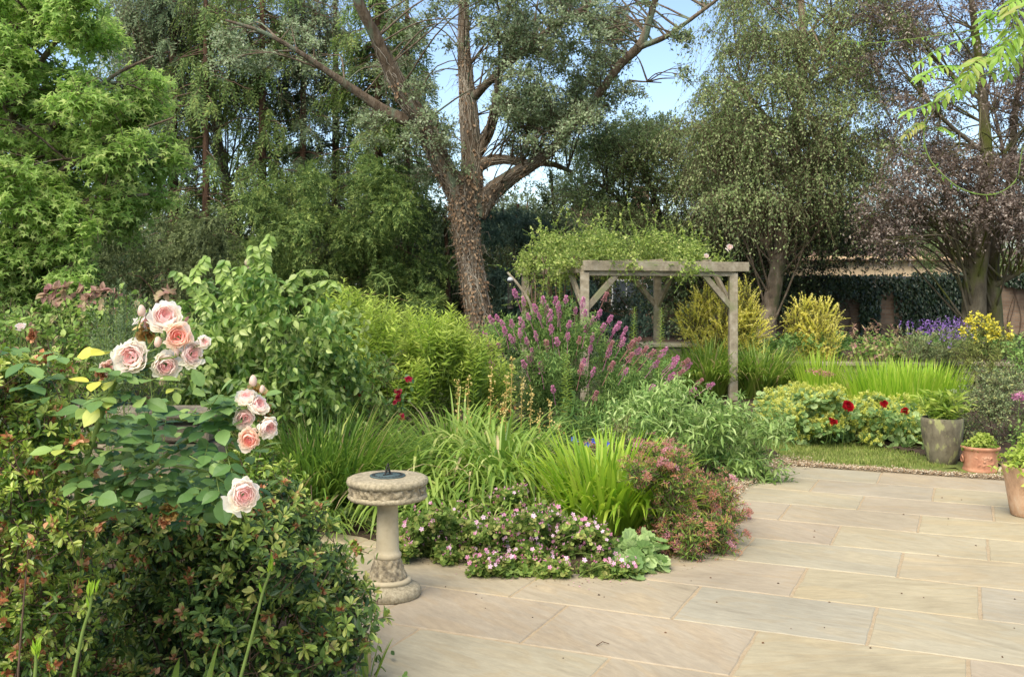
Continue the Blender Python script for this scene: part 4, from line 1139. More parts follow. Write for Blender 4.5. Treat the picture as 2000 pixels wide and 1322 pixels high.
plain_tree('evergreen_tree', 'very dark evergreen under the birch behind the golden shrubs', (1400, 24), polylumps([(1290, 440), (1450, 380), (1700, 380), (1750, 470), (1700, 560), (1560, 600), (1330, 640), (1280, 560)], 23, 26, 80, 34, 62), LM['holly'], .09, 22, .45, 8, droop=.3, cat='tree')
plain_tree('evergreen_tree', 'dark evergreen thicket far behind the bird feeder', (1000, 29), polylumps([(880, 440), (1100, 430), (1300, 470), (1340, 680), (880, 680)], 28, 31, 60, 40, 70), LM['holly'], .1, 18, .45, 8, droop=.3)
plain_tree('evergreen_tree', 'dark shrubby evergreen deep behind the conifer row', (560, 31), polylumps([(160, 470), (500, 430), (880, 450), (880, 680), (160, 680)], 30, 33, 75, 50, 80), LM['holly'], .12, 13, .5, 8, droop=.3)
FT = 'pale far trees beyond the garden'
for px, pts, lb in ((-40, [(-200, 150), (150, 150), (200, 640), (-200, 640)], 'far tree filling the gap behind the bright star-leaved tree'), (240, [(150, 60), (420, 120), (420, 480), (150, 480)], 'far hazy tree seen between the star-leaved tree and the first conifer'),
                    (560, [(420, 300), (600, 260), (720, 330), (760, 480), (400, 480)], 'far tree low behind the weeping conifers'),
                    (820, [(740, 330), (860, 290), (900, 480), (740, 480)], 'far tree seen left of the big trunk below its left limb'),
                    (1300, [(1080, 280), (1250, 240), (1400, 250), (1700, 200), (1740, 470), (1100, 480)], 'far tree closing the view behind the birch and the pergola'), (1030, [(960, 380), (1120, 350), (1200, 470), (950, 480)], 'far tree seen right of the big trunk over the firs')):
    plain_tree('far_tree', lb, (px, 36), polylumps(pts, 34, 39, 46 if px < 0 else 64 if px == 1300 else 34 if px < 600 else 22, 30, 60), LM['far'], .13, 9, .6, 8, group=FT, droop=.3)
# wispy high foliage at upper left
plain_tree('weeping_tree', 'tall wispy weeping tree with sky showing through near the top left', (450, 30), polylumps([(230, -60), (700, -60), (720, 60), (640, 200), (560, 240), (300, 230), (240, 120)], 27, 31, 84, 28, 56) + polylumps([(210, -50), (360, -50), (360, 140), (280, 160)], 27, 30, 26, 26, 46), LM['oak'], .1, 15, .8, 9, droop=1.2, up=-.2, noise=.2, w0=.16)

# birch
D = 21.5
bi = [[PR(1494, 690, D, 40), PR(1500, 620, D, 33), PR(1514, 550, D, 30), PR(1522, 500, D, 26), PR(1535, 420, D, 20), PR(1550, 330, D, 18), PR(1562, 220, D, 17), PR(1570, 100, D, 15), PR(1560, -60, D, 11)],
      [PR(1512, 530, D, 12), PR(1506, 500, D, 10), PR(1480, 450, D - .3, 8), PR(1440, 380, D - .8, 6), PR(1380, 320, D - 1, 4)],
      [PR(1545, 360, D, 12), PR(1600, 300, D - .5, 9), PR(1660, 240, D - .8, 5)],
      [PR(1550, 300, D, 12), PR(1480, 210, D - .5, 9), PR(1420, 150, D - .8, 5)],
      [PR(1560, 200, D, 11), PR(1600, 120, D - .3, 8), PR(1650, 30, D - .6, 5)]]
L1 = polylumps([(1420, -60), (1760, -60), (1760, 60), (1700, 180), (1745, 270), (1740, 360), (1690, 430), (1620, 430), (1560, 450), (1480, 440), (1400, 400), (1340, 330), (1330, 230), (1400, 130), (1370, 40)], D - 2.2, D + 1.5, 185, 26, 52)
tree('birch', 'pale-trunked birch with fine drooping grey-green leaves over the golden shrubs', 'tree', bi, L1, DIA, LM['birch'], .07, 34, .6, 11, M['bark_birch'], droop=1.1, up=.1, grav=.5, inner=.3, noise=.22, twn=3, sides=12)
L1 = polylumps([(1110, 330), (1150, 260), (1230, 230), (1300, 240), (1380, 300), (1440, 420), (1420, 500), (1200, 440), (1120, 400)], 23, 26, 110, 24, 48)
tree('small_tree', 'rounded grey-green tree between the big trunk and the birch above the pergola', 'tree', [[PR(1330, 690, 25, 24), PR(1310, 560, 25, 18), PR(1290, 430, 25, 12), PR(1260, 330, 25, 6)], [PR(1300, 480, 25, 12), PR(1220, 400, 24.6, 8), PR(1160, 350, 24.3, 4)]], L1, DIA, LM['birch'], .075, 32, .5, 9, M['bark'], droop=.7, noise=.2, twn=2, sides=8)

# copper beech
D = 20
be = [[PR(1902, 670, D, 62), PR(1903, 610, D, 50), PR(1906, 540, D, 46), PR(1915, 480, D, 42), PR(1925, 420, D, 36), PR(1928, 320, D, 28), PR(1920, 200, D, 20), PR(1905, 60, D, 15), PR(1890, -60, D, 10)],
      [PR(1945, 670, D + .3, 40), PR(1943, 610, D + .3, 32), PR(1938, 540, D + .3, 30), PR(1942, 480, D + .3, 30), PR(1965, 430, D + .3, 26), PR(1975, 350, D + .3, 20), PR(1985, 200, D + .3, 12), PR(2010, 60, D + .3, 7)],
      [PR(1946, 556, D + .2, 15), PR(1975, 540, D, 13), PR(2010, 522, D - .2, 12), PR(2070, 500, D - .4, 8)],
      [PR(1895, 535, D, 10), PR(1870, 515, D - .2, 8), PR(1845, 485, D - .4, 6), PR(1820, 455, D - .5, 4)],
      [PR(1925, 300, D, 12), PR(1850, 240, D - .3, 9), PR(1780, 160, D - .6, 6), PR(1740, 100, D - .6, 3)],
      [PR(1920, 200, D, 10), PR(1830, 120, D, 7), PR(1760, 20, D - .2, 4)],
      [PR(1960, 300, D, 9), PR(2020, 230, D, 6)]]
L1 = polylumps([(1740, 320), (1830, 290), (1930, 300), (2060, 330), (2060, 460), (1940, 450), (1850, 420), (1790, 440), (1715, 500), (1700, 440), (1720, 360)], D - 1.8, D + 1.2, 130, 20, 40)
L1 += polylumps([(1700, -60), (2080, -60), (2080, 300), (1740, 320), (1690, 230), (1700, 100)], D - 1.5, D + 1.5, 105, 22, 44)
be = thin(be, .88)
tree('copper_beech', 'purple-brown copper beech with a mossy double trunk at the right', 'tree', be, L1, DIA, LM['beech'], .066, 27, .55, 10, M['bark_beech'], droop=.5, noise=.22, twn=4, up=.2)
plain_tree('far_tree', 'far green tree glimpsed behind the copper beech', (1990, 33), polylumps([(1740, 60), (2100, 60), (2100, 520), (1900, 500), (1880, 330), (1740, 250)], 31, 35, 26, 26, 50), LM['far'], .11, 9, .5, 8, group=FT, droop=.3)
plain_tree('shrub_tree', 'light green leafy tree peeping over the wall between wall and beech crown', (1990, 27), polylumps([(1780, 470), (1880, 430), (2060, 460), (2060, 530), (1960, 530), (1880, 512), (1740, 512), (1700, 480), (1700, 400)], 26.3, 28, 60, 20, 36), LM['birch'], .09, 16, .4, 7, droop=.3)

A = Acc()
fol(A, polylumps([(-260, 470), (600, 455), (1300, 460), (2260, 450), (2260, 610), (-260, 610)], 44, 50, 150, 50, 80, .8), 7, 1., 9, DIA, .26, up=.4, droop=.3)
tag(A.build('far_wood', LM['far']), kind='stuff')

# ivy on the brick wall
it = thing('ivy', 'dark glossy ivy spilling over the brick wall beside the beech trunk', 'ivy', (10.2, 24.9, 0))
A = Acc(); S = Acc()
for poly, dn in (([(1745, 545), (1800, 530), (1890, 535), (1890, 660), (1800, 660), (1775, 640), (1770, 600)], 5500), ([(1530, 535), (1760, 535), (1740, 560), (1690, 575), (1600, 552), (1560, 590), (1530, 640)], 3000), ([(1680, 570), (1720, 560), (1710, 640), (1690, 650)], 1200), ([(1960, 535), (2060, 530), (2060, 560), (1990, 555)], 1500)):
    pts = []
    while len(pts) < dn:
        x = R_.uniform(min(p[0] for p in poly), max(p[0] for p in poly)); y = R_.uniform(min(p[1] for p in poly), max(p[1] for p in poly))
        if inpoly(poly, x + R_.normal(0, 17), y + R_.normal(0, 9)): pts.append(P(x, y, 24.98 - abs(R_.normal(0, .07))))
    pts = np.array(pts); n = len(pts)
    inst(A, DIA, pts, R_.normal(0, .4, (n, 3)) + [0, -.3, -1], R_.normal(0, .35, (n, 3)) + [0, -1, .5], R_.uniform(.06, .12, n), .45 + R_.normal(0, .25, n))
    for _ in range(7):
        p0 = pts[R_.integers(n)].copy(); p0[1] = 24.97
        tubes(S, spline([[p0[0] + R_.normal(0, .3), 24.98, .1], [p0[0] + R_.normal(0, .15), 24.97, p0[2] * .5], p0], 4)[None], .012, .005, 4)
A.build('leaves', LM['ivy'], it); S.build('stems', M['twig'], it)
#@@PART4
# ------------------------------------------------------------------ border plants
def shrub(name, label, cat, lumps, m, leaf, size, dens, L, k, stem='twig', group=None, srad=.0025, main=1, **kw):
    c = np.mean([l[0] for l in lumps], axis=0)
    t = thing(name, label, cat, (c[0], c[1], 0), group)
    A = Acc(); S = Acc()
    tp = fol(A, lumps, dens, L, k, leaf, size, S=S, srad=srad, **kw)
    for l in lumps[::2]:
        for _ in range(main):
            e = l[0] + R_.normal(0, .4, 3) * l[1]
            b = np.array([c[0] + (e[0] - c[0]) * .35 + R_.normal(0, .06), c[1] + (e[1] - c[1]) * .35 + R_.normal(0, .05), .02])
            tubes(S, spline([b, (b + e) / 2 + R_.normal(0, .04, 3), e], 4)[None], srad * 2.2, srad, 4)
    A.build('foliage', m, t)
    S.build('stems', M[stem], t)
    return t, tp


def ring_lumps(pts, D0, D1, r, n, ry=None):
    return polylumps(pts, D0, D1, n, r * .7, r * 1.25, (ry or r) / r)


def place(mesh_o, t, p, d, s=1.0, first=[]):
    """a copy of a part at point p turned towards d"""
    o = mesh_o.copy(); COL.objects.link(o)
    q = Vector([float(v) for v in d]).to_track_quat('Z', 'Y')
    o.parent = t
    o.matrix_parent_inverse = Matrix.Translation(-t.location)
    o.location = [float(v) for v in p]; o.rotation_mode = 'QUATERNION'
    o.rotation_quaternion = q @ Matrix.Rotation(R_.random() * 6.28, 3, 'Z').to_quaternion()
    o.scale = (float(s),) * 3
    return o


def scatter(proto_list, t, pts, dirs, smin=.8, smax=1.2):
    for i, (p, d) in enumerate(zip(pts, dirs)):
        place(proto_list[i % len(proto_list)], t, p, d, R_.uniform(smin, smax))


def drop(protos):
    for o in protos: bpy.data.objects.remove(o)


# ---- climber on the pergola
t, (tp, td) = shrub('climber', 'leafy yellow-green climbing rose heaped over the pergola top', 'climber',
    polylumps([(1020, 514), (1030, 480), (1060, 450), (1110, 428), (1180, 452), (1250, 450), (1330, 462), (1385, 476), (1415, 503), (1400, 514), (1140, 514)], 14.6, 17.2, 92, 12, 29, .75) + polylumps([(1030, 505), (1140, 470), (1380, 490), (1400, 512), (1150, 516)], 14.25, 14.7, 14, 10, 16, .6)
    + polylumps([(1020, 500), (1110, 500), (1105, 560), (1095, 620), (1045, 610), (1022, 560)], 14.9, 16.6, 11, 9, 16),
    LM['climber'], OVATE, .052, 66, .55, 12, 'greenstem', main=0, droop=.4, up=.7, jit=.75, noise=.25, inner=.4, srad=.004)
for px, y0, y1, D in ((1060, 470, 425, 15), (1103, 450, 398, 15.2), (1085, 440, 405, 15), (1242, 470, 372, 15.2), (1256, 460, 400, 15), (1340, 480, 445, 15.5), (1370, 480, 430, 15.5), (1400, 500, 450, 15.6), (1200, 460, 425, 15), (1033, 500, 462, 15), (1018, 520, 480, 15.2), (1300, 470, 425, 15), (1150, 450, 415, 15), (1388, 470, 445, 15.8), (1045, 480, 440, 14.8), (1130, 440, 390, 15), (1215, 450, 405, 15.2), (1280, 460, 412, 15.2), (1320, 465, 430, 15), (1025, 540, 515, 14.8), (1355, 470, 432, 15.4), (1180, 440, 400, 15.2)):
    a, b = P(px, y0, D), P(px + R_.normal(0, 14), y1, D)
    c = spline([a, (a + b) / 2 + R_.normal(0, .03, 3), b], 4); A = Acc(); tubes(A, c[None], .006, .003, 3, .3)
    n = 22; f = R_.random(n) * (len(c) - 1.01); i = f.astype(int); pos = c[i] + (c[i + 1] - c[i]) * (f - i)[:, None]
    inst(A, OVATE, pos, R_.normal(0, 1, (n, 3)) + [0, 0, .6], R_.normal(0, .4, (n, 3)) + [0, 0, 1], R_.uniform(.03, .06, n), R_.uniform(.4, 1, n)); A.build('long_shoot', LM['climber'], t)
for i in range(12):                                         # twining stems up the front left post
    b = P(1045 + i * 8, 720, 15.2 + R_.random()); e = P(1040 + i * 9, 500, 15.2 + R_.random())
    S = Acc(); tubes(S, spline([b, (b * 2 + e) / 3 + R_.normal(0, .06, 3), (b + e * 2) / 3 + R_.normal(0, .06, 3), e], 5)[None], .016, .01, 5); S.build('woody_stem', M['twig'], t)


def petal_rose(name, m, R, npet, seed, grid=5, wide=1., parent=None):
    r = np.random.default_rng(seed); A = Acc()
    s = np.linspace(-1, 1, grid); tt = np.linspace(0, 1, grid)
    Sg, Tg = np.meshgrid(s, tt, indexing='ij')
    for i in range(npet):
        f = i / (npet - 1)
        rad = R * (.12 + .82 * f ** .75) * r.uniform(.95, 1.05)
        phi = i * 2.4 + r.normal(0, .45)
        dphi = (.72 + .2 * (1 - f)) * wide * r.uniform(.75, 1.2)
        thm = math.radians(128 - 34 * f ** 2) * r.uniform(.9, 1.08)
        th = .25 + Tg * (thm - .25) * (1 - .13 * Sg ** 2)
        ph = phi + Sg * dphi * np.sin(np.clip(Tg * 1.4 + .25, 0, PI / 2))
        rr = rad * (1 + (.05 + .06 * f) * np.sin(Sg * r.uniform(3, 8) + r.random() * 6) * Tg ** 2 + .1 * f * r.normal() * Tg + .22 * f ** 2 * np.clip(Tg - .75, 0, 1) * 3 + r.normal(0, .012, Sg.shape))
        V = np.stack([rr * np.sin(th) * np.cos(ph), rr * np.sin(th) * np.sin(ph), -rr * np.cos(th) * (.85 + .2 * (1 - f)) + R * .18 * (1 - f) + 0 * th], -1)
        idx = np.arange(grid * grid).reshape(grid, grid)
        q = np.stack([idx[:-1, :-1], idx[1:, :-1], idx[1:, 1:], idx[:-1, 1:]], -1).reshape(-1, 4)
        tc = (Tg[:-1, :-1] + Tg[1:, 1:]).ravel() / 2; fj = r.normal(0, .06)
        A.add(V, q, np.clip(.05 + fj + .75 * f + .25 * (tc - .5) * (f > .4), 0, 1), 0, True)
    return A.build(name, m, parent)


pr = petal_rose('rose_flower', LM['white'], .055, 16, 3)
place(pr, t, P(1425, 483, 15.1), (0, -1, .5)); place(pr, t, P(1380, 500, 15), (-.2, -1, .5), .7); drop([pr])

# ---- golden shrubs
def golden(label, lumps, n):
    t = thing('golden_shrub', label, 'shrub', (*np.mean([l[0] for l in lumps], axis=0)[:2], .5))
    A = Acc(); S = Acc()
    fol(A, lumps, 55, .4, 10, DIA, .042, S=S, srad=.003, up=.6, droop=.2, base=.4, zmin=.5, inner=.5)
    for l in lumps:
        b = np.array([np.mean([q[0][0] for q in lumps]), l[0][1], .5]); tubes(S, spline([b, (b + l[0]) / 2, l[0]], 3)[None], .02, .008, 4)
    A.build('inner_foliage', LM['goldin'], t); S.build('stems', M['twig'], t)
    A = Acc(); S = Acc()
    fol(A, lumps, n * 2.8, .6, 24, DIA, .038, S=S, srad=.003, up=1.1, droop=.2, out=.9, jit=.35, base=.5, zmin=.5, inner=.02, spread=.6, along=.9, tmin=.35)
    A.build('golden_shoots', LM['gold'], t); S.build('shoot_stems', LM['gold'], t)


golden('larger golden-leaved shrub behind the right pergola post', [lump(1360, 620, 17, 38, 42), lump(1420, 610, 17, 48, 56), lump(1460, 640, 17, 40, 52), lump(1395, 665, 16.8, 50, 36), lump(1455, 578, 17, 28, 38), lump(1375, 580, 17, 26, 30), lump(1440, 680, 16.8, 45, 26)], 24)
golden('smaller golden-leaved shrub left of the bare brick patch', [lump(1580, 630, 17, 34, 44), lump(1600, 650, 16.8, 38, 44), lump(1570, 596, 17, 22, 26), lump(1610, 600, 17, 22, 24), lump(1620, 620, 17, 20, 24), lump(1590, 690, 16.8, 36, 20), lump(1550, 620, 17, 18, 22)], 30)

# ---- other plants on the raised bed
t, _ = shrub('rose_bush', 'leafy rose bush with bronze-tipped shoots in front of the brick wall', 'rose bush', ring_lumps([(1660, 700), (1670, 650), (1720, 640), (1790, 670), (1800, 710)], 15.8, 17, 26, 9), LM['mixed'], OVATE, .075, 34, .35, 7, zmin=.4, up=.8, tipb=.55)
for px, y0, y1 in ((1665, 660, 632), (1690, 655, 640), (1715, 650, 630), (1722, 640, 624), (1745, 655, 636), (1700, 660, 640), (1760, 660, 645)):
    a, b = P(px, y0, 16), P(px + R_.normal(0, 14), y1, 16); c = spline([a, (a + b) / 2, b], 4); A = Acc(); tubes(A, c[None], .005, .003, 3, .9)
    n = 12; inst(A, LANCE, c[R_.integers(0, len(c), n)], R_.normal(0, 1, (n, 3)) + [0, 0, -.1], R_.normal(0, .4, (n, 3)) + [0, 0, 1], R_.uniform(.06, .11, n), R_.uniform(.7, 1, n)); A.build('bronze_shoot', LM['mixed'], t)
t, (tp, td) = shrub('lavender', 'grey-green lavender clump topped with purple flowers below the ivy', 'lavender', ring_lumps([(1770, 700), (1775, 650), (1840, 640), (1885, 660), (1885, 710)], 15.4, 16.4, 26, 11), LM['greyg'], NEEDLE, .07, 70, .35, 14, zmin=.4, up=1.2, jit=.2, spread=.5)
A = Acc()
n = 60
ii = [i for i in range(len(tp)) if tp[i][2] > 1.05][:420]
for i in ii:
    c = tp[i] + [0, 0, .0]; k = 9
    inst(A, DIA, c + np.linspace(0, .1, k)[:, None] * [0, 0, 1.2] + R_.normal(0, .006, (k, 3)), R_.normal(0, 1, (k, 3)) + [0, 0, .6], R_.normal(0, 1, (k, 3)), .03, R_.random(k))
tag(A.build('flower_heads', LM['purple'], t), kind='stuff')
A = Acc()
for i in range(70):
    p = P(R_.normal(1845, 30), R_.normal(648, 13), 15.2); k = 6
    inst(A, DIA, p + R_.normal(0, .02, (k, 3)), R_.normal(0, 1, (k, 3)) + [0, -.5, .6], R_.normal(0, 1, (k, 3)), .032, .3 + R_.random(k) * .6)
tag(A.build('bright_flower_heads', LM['purple'], t), kind='stuff')
t, (tp, td) = shrub('spurge_shrub', 'rounded yellow-green shrub with yellow heads in front of the beech trunk', 'shrub', [lump(1915, 665, 14.6, 36, 46), lump(1945, 670, 14.6, 32, 40), lump(1890, 690, 14.4, 26, 36), lump(1930, 710, 14.2, 40, 30), lump(1910, 635, 14.6, 22, 24)], LM['olivey'], LANCE, .07, 85, .22, 10, up=.6)
A = Acc(); ii = [i for i in range(len(tp)) if tp[i][2] > 1.0 and R_.random() < .8]
for i in ii[:260]:
    k = 12; inst(A, ROUND5, tp[i] + R_.normal(0, .022, (k, 3)), R_.normal(0, 1, (k, 3)) + [0, 0, .3], R_.normal(0, .4, (k, 3)) + [0, 0, 1], .035, R_.random(k))
tag(A.build('yellow_heads', LM['yflower'], t), kind='stuff')
shrub('border_shrub', 'fresh green bushy shrub at the right edge above the grey shrub', 'shrub', ring_lumps([(1945, 740), (1960, 650), (2060, 630), (2060, 740)], 12.8, 14, 28, 10), LM['spir'], DIA, .055, 60, .3, 9, base=.75)
shrub('grey_shrub', 'dense grey-green mounded shrub behind the olive green planter', 'shrub', ring_lumps([(1880, 870), (1872, 770), (1900, 730), (1960, 725), (2060, 760), (2060, 880)], 10.6, 11.6, 30, 22), LM['greyg'], DIA, .032, 190, .2, 12, noise=.2, inner=.4)
t, _ = shrub('border_perennial', 'small leafy green plant at the right edge above the right planter', 'plant', [lump(1985, 880, 10.2, 34, 26), lump(2010, 850, 10, 30, 40), lump(1960, 900, 10.1, 20, 12)], LM['spir'], OVATE, .05, 90, .2, 8, base=.7)
A = Acc()
for px, py in ((1985, 775), (1994, 772), (2003, 778)):
    p = P(px, py, 9.9); k = 40; inst(A, DIA, p + R_.normal(0, .016, (k, 3)), R_.normal(0, 1, (k, 3)), R_.normal(0, 1, (k, 3)), .028, R_.random(k))
tag(A.build('mauve_flowers', LM['mauve'], t))
S = Acc(); tubes(S, np.array([[P(1990, 870, 10), P(1988, 820, 9.95), P(1992, 778, 9.9)]]), .004, .003, 4); S.build('flower_stalk', M['greenstem'], t)

A = Acc()
fol(A, polylumps([(1300, 690), (1440, 660), (1700, 655), (1990, 660), (1990, 690), (1640, 700), (1300, 705)], 16.6, 20, 70, 24, 44, .5), 34, .3, 8, OVATE, .07, zmin=.5, up=.8, base=.5)
fol(A, polylumps([(1430, 690), (1540, 690), (1540, 660), (1440, 650)], 17, 18.5, 10, 20, 36, .8), 60, .4, 16, NEEDLE, .06, zmin=.5, up=1.5, base=.5)
tag(A.build('ground_cover', LM['spir']), kind='stuff')
A = Acc()
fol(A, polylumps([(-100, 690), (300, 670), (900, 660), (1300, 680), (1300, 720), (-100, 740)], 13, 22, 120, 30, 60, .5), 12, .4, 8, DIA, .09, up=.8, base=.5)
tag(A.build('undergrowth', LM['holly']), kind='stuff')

# ---- strap-leaved clumps
def strap(name, label, spec, m, cat='plant', group=None):
    t = None; A = Acc()
    for (px, py, rxp, ry, n, L, w, kw) in spec:
        x, y = G(px, py)
        if t is None: t = (x, y)
        clump_blades(A, x, y, rxp * y / F0, ry, n, L, w, **kw)
    return tag(A.build(name, m), label, cat, group)


strap('crocosmia', 'bright lime sword-leaved clump behind the red roses at right', [(1765, 845, 92, .62, 1500, .78, .011, dict(lean=(.02, .38), droop=(.2, .8)))], LM['straplime'], 'crocosmia')
strap('daylily', 'deep green arching daylily clump at the foot of the right pergola post', [(1385, 781, 52, .28, 900, .95, .013, dict(lean=(.1, .75), droop=(.6, 1.5))), (1485, 783, 60, .3, 850, .9, .013, dict(lean=(.1, .75), droop=(.6, 1.5)))], LM['strap'], 'daylily')
strap('crocosmia', 'narrow upright sword-leaved tuft before the smaller golden shrub', [(1600, 800, 34, .3, 240, .75, .011, dict(lean=(.02, .35), droop=(.2, .8)))], LM['straplime'], 'crocosmia')

# ---- lady's mantle with red roses, right
def mantle(name, label, lumps, dens=60, froth=60, size=.085, **kw):
    t, _ = shrub(name, label, "lady's mantle", lumps, LM['alch'], ROUND, size, dens, .16, 4, 'greenstem', up=1., spread=1., along=.3, grav=-.1, nz=1.2, inner=.15, tmin=.6, main=2, **kw)
    if froth:
        A = Acc(); S = Acc()
        tp, td = fol(A, [(c + [0, 0, .06], r * 1.02) for c, r in lumps], froth, .14, 26, DIA, .02, S=S, srad=.002, up=.9, droop=.2, jit=.5, inner=0, spread=1.2, tmin=.35, sv=.4, noise=.25)
        A.build('lime_flower_froth', LM['froth'], t); S.build('flower_stalks', M['greenstem'], t)
    return t


mantle('ladys_mantle', "long frothy lime-flowered lady's mantle bed edging the lawn strip", polylumps([(1492, 835), (1515, 785), (1560, 765), (1640, 775), (1740, 785), (1835, 800), (1838, 876), (1775, 878), (1690, 864), (1570, 848)], 10.75, 12.3, 92, 19, 30, .62) + polylumps([(1480, 850), (1490, 780), (1560, 765), (1560, 850)], 11.6, 13, 16, 19, 30, .7), 75, 210)
mantle('ladys_mantle', "rounded leaves of lady's mantle spilling beside the olive green planter", [lump(1790, 872, 10.6, 24, 14), lump(1755, 880, 10.7, 20, 10), lump(1815, 885, 10.5, 16, 10), lump(1780, 850, 10.9, 26, 14)], 110, 8, .11)
t, _ = shrub('gold_spiraea', 'golden spiraea with orange tips and pink heads behind the lime froth', 'spiraea', ring_lumps([(1540, 790), (1580, 755), (1640, 755), (1665, 795), (1600, 800)], 12.2, 13.2, 20, 10), LM['gold'], DIA, .04, 110, .2, 10, tipb=.4)
for px, py in ((1605, 728), (1590, 725), (1618, 731), (1650, 755), (1570, 770), (1582, 762)):
    A = Acc(); k = 70; inst(A, DIA, P(px, py, 12.4) + R_.normal(0, 1, (k, 3)) * [.05, .05, .015], R_.normal(0, 1, (k, 3)) + [0, 0, .6], R_.normal(0, 1, (k, 3)), .022, R_.random(k) * .7); A.build('pink_head', LM['pink'], t)
t = thing('red_rose', 'low rose bush with deep red double blooms in the lime froth', 'rose', (*P(1690, 800, 11)[:2], 0))
pr = [petal_rose('rose_flower', LM['red'], .062, 26, 5), petal_rose('rose_flower', LM['red'], .055, 22, 6)]
S = Acc(); A = Acc()
for px, py, s in ((1657, 793, 1.02), (1727, 788, .8), (1768, 802, .75), (1628, 823, .75), (1622, 818, .35)):
    p = P(px, py, 10.55); place(pr[0 if s > 1 else 1], t, p, (R_.normal(0, .2), -1, .7), s)
    tubes(S, spline([[p[0], p[1] + .2, .05], p + [0, .1, -.2], p], 4)[None], .005, .003, 4)
    k = 14; inst(A, OVATE, p + R_.normal(0, .05, (k, 3)) + [0, .06, -.1], R_.normal(0, 1, (k, 3)), R_.normal(0, .4, (k, 3)) + [0, 0, 1], .055, R_.random(k) * .6)
drop(pr); S.build('stems', M['greenstem'], t); A.build('leaves', LM['roseleaf'], t)

# ---- planter plants
t = thing('lily', 'young lily with bright green leaves growing in the olive green planter', 'lily', (px_, py_, .43))
A = Acc(); S = Acc()
for i in range(26):
    a = R_.random() * 6.28; r = R_.random() * .12; b = np.array([px_ + r * math.cos(a), py_ + r * math.sin(a), .43]); h = R_.uniform(.12, .28); e = b + [math.cos(a) * r * 1.2, math.sin(a) * r * 1.2, h]
    c = spline([b, (b + e) / 2, e], 4); tubes(S, c[None], .004, .003, 4); k = 20
    inst(A, LANCE, c[R_.integers(1, len(c), k)], np.column_stack([R_.normal(0, 1, (k, 2)), R_.uniform(-.1, 1, k)]), R_.normal(0, .3, (k, 3)) + [0, 0, 1], R_.uniform(.08, .15, k), R_.random(k))
A.build('leaves', LM['lime'], t); S.build('stems', M['greenstem'], t)
t = thing('potted_plant', 'small lime leafed plant in the short terracotta planter', 'plant', (p2x, p2y, .22))
A = Acc(); S = Acc()
fol(A, [(np.array([p2x - .02, p2y, .3]), np.array([.1, .1, .05])), (np.array([p2x + .04, p2y, .33]), np.array([.07, .07, .04]))], 900, .1, 6, OVATE, .042, S=S, srad=.002, up=1, base=.7)
for i in range(18): k = 6; inst(A, ROUND5, np.array([p2x, p2y, .235]) + np.array([math.cos(i * .35), math.sin(i * .35), 0]) * .14 + R_.normal(0, .015, (k, 3)), R_.normal(0, 1, (k, 3)), R_.normal(0, .4, (k, 3)) + [0, 0, 1], .04, .1)
A.build('leaves', LM['lime'], t); S.build('stems', M['greenstem'], t)
t = thing('potted_plant', 'trailing green plant in the weathered planter at the right edge', 'plant', (p3x, p3y, .36))
A = Acc(); S = Acc()
fol(A, [(np.array([p3x - .02, p3y, .44]), np.array([.16, .14, .09])), (np.array([p3x - .05, p3y - .12, .4]), np.array([.08, .06, .06])), (np.array([p3x + .03, p3y, .52]), np.array([.1, .1, .1]))], 420, .14, 8, OVATE, .045, S=S, srad=.002, up=.8, droop=.5, base=.6)
A.build('leaves', LM['lime'], t); S.build('stems', M['greenstem'], t)

# ---- spires behind the pink shrub
def spire(label, px, y1, D, n=120, y0=None, size=.07, group=None, m='lime', z0=None):
    b = P(px, 700, D); b[2] = .03; e = P(px + R_.normal(0, 3), y1, D)
    t = thing('leafy_spire', label, 'plant', tuple(b), group)
    S = Acc(); A = Acc(); c = spline([b, (b + e) / 2 + R_.normal(0, .015, 3), e], 6); tubes(S, c[None], .008, .004, 5)
    f = np.linspace(.25, 1, n) * (len(c) - 1.01); i = f.astype(int); pos = c[i] + (c[i + 1] - c[i]) * (f - i)[:, None]
    a = np.arange(n) * 2.4
    inst(A, LANCE, pos, np.column_stack([np.cos(a), np.sin(a), np.full(n, .35)]), np.tile([0, 0, 1.], (n, 1)), size * (1.15 - .6 * (np.linspace(0, 1, n)) ** 3), .6 + R_.normal(0, .15, n))
    A.build('leaves', LM[m], t); S.build('stem', M['greenstem'], t)


spire('tall leafy lily spire just left of the rear pergola post', 1243, 600, 12.8, 150)
spire('tall leafy lily spire touching the rear pergola post', 1287, 601, 12.6, 150)
spire('leafy green spire rising beside the climber stems at the left pergola post', 1092, 540, 12.6, 170)
spire('leafy green spire in front of the pink spires', 1105, 690, 10.2, 110)
spire('short leafy spire left of the climber stems', 1060, 575, 12.8, 140)

# ---- pink spiraea with spikes
Dp = 11.6
sp_l = polylumps([(975, 830), (965, 720), (945, 655), (985, 625), (1060, 595), (1140, 605), (1210, 640), (1270, 680), (1340, 715), (1300, 780), (1150, 830)], Dp - .7, Dp + .9, 62, 26, 44, .9)
t, _ = shrub('pink_spiraea', 'large spiraea bush covered in upright mauve-pink flower spikes', 'shrub', sp_l, LM['spir'], LANCE, .06, 85, .35, 12, 'greenstem', up=.8, inner=.35, noise=.2, tipb=.45)


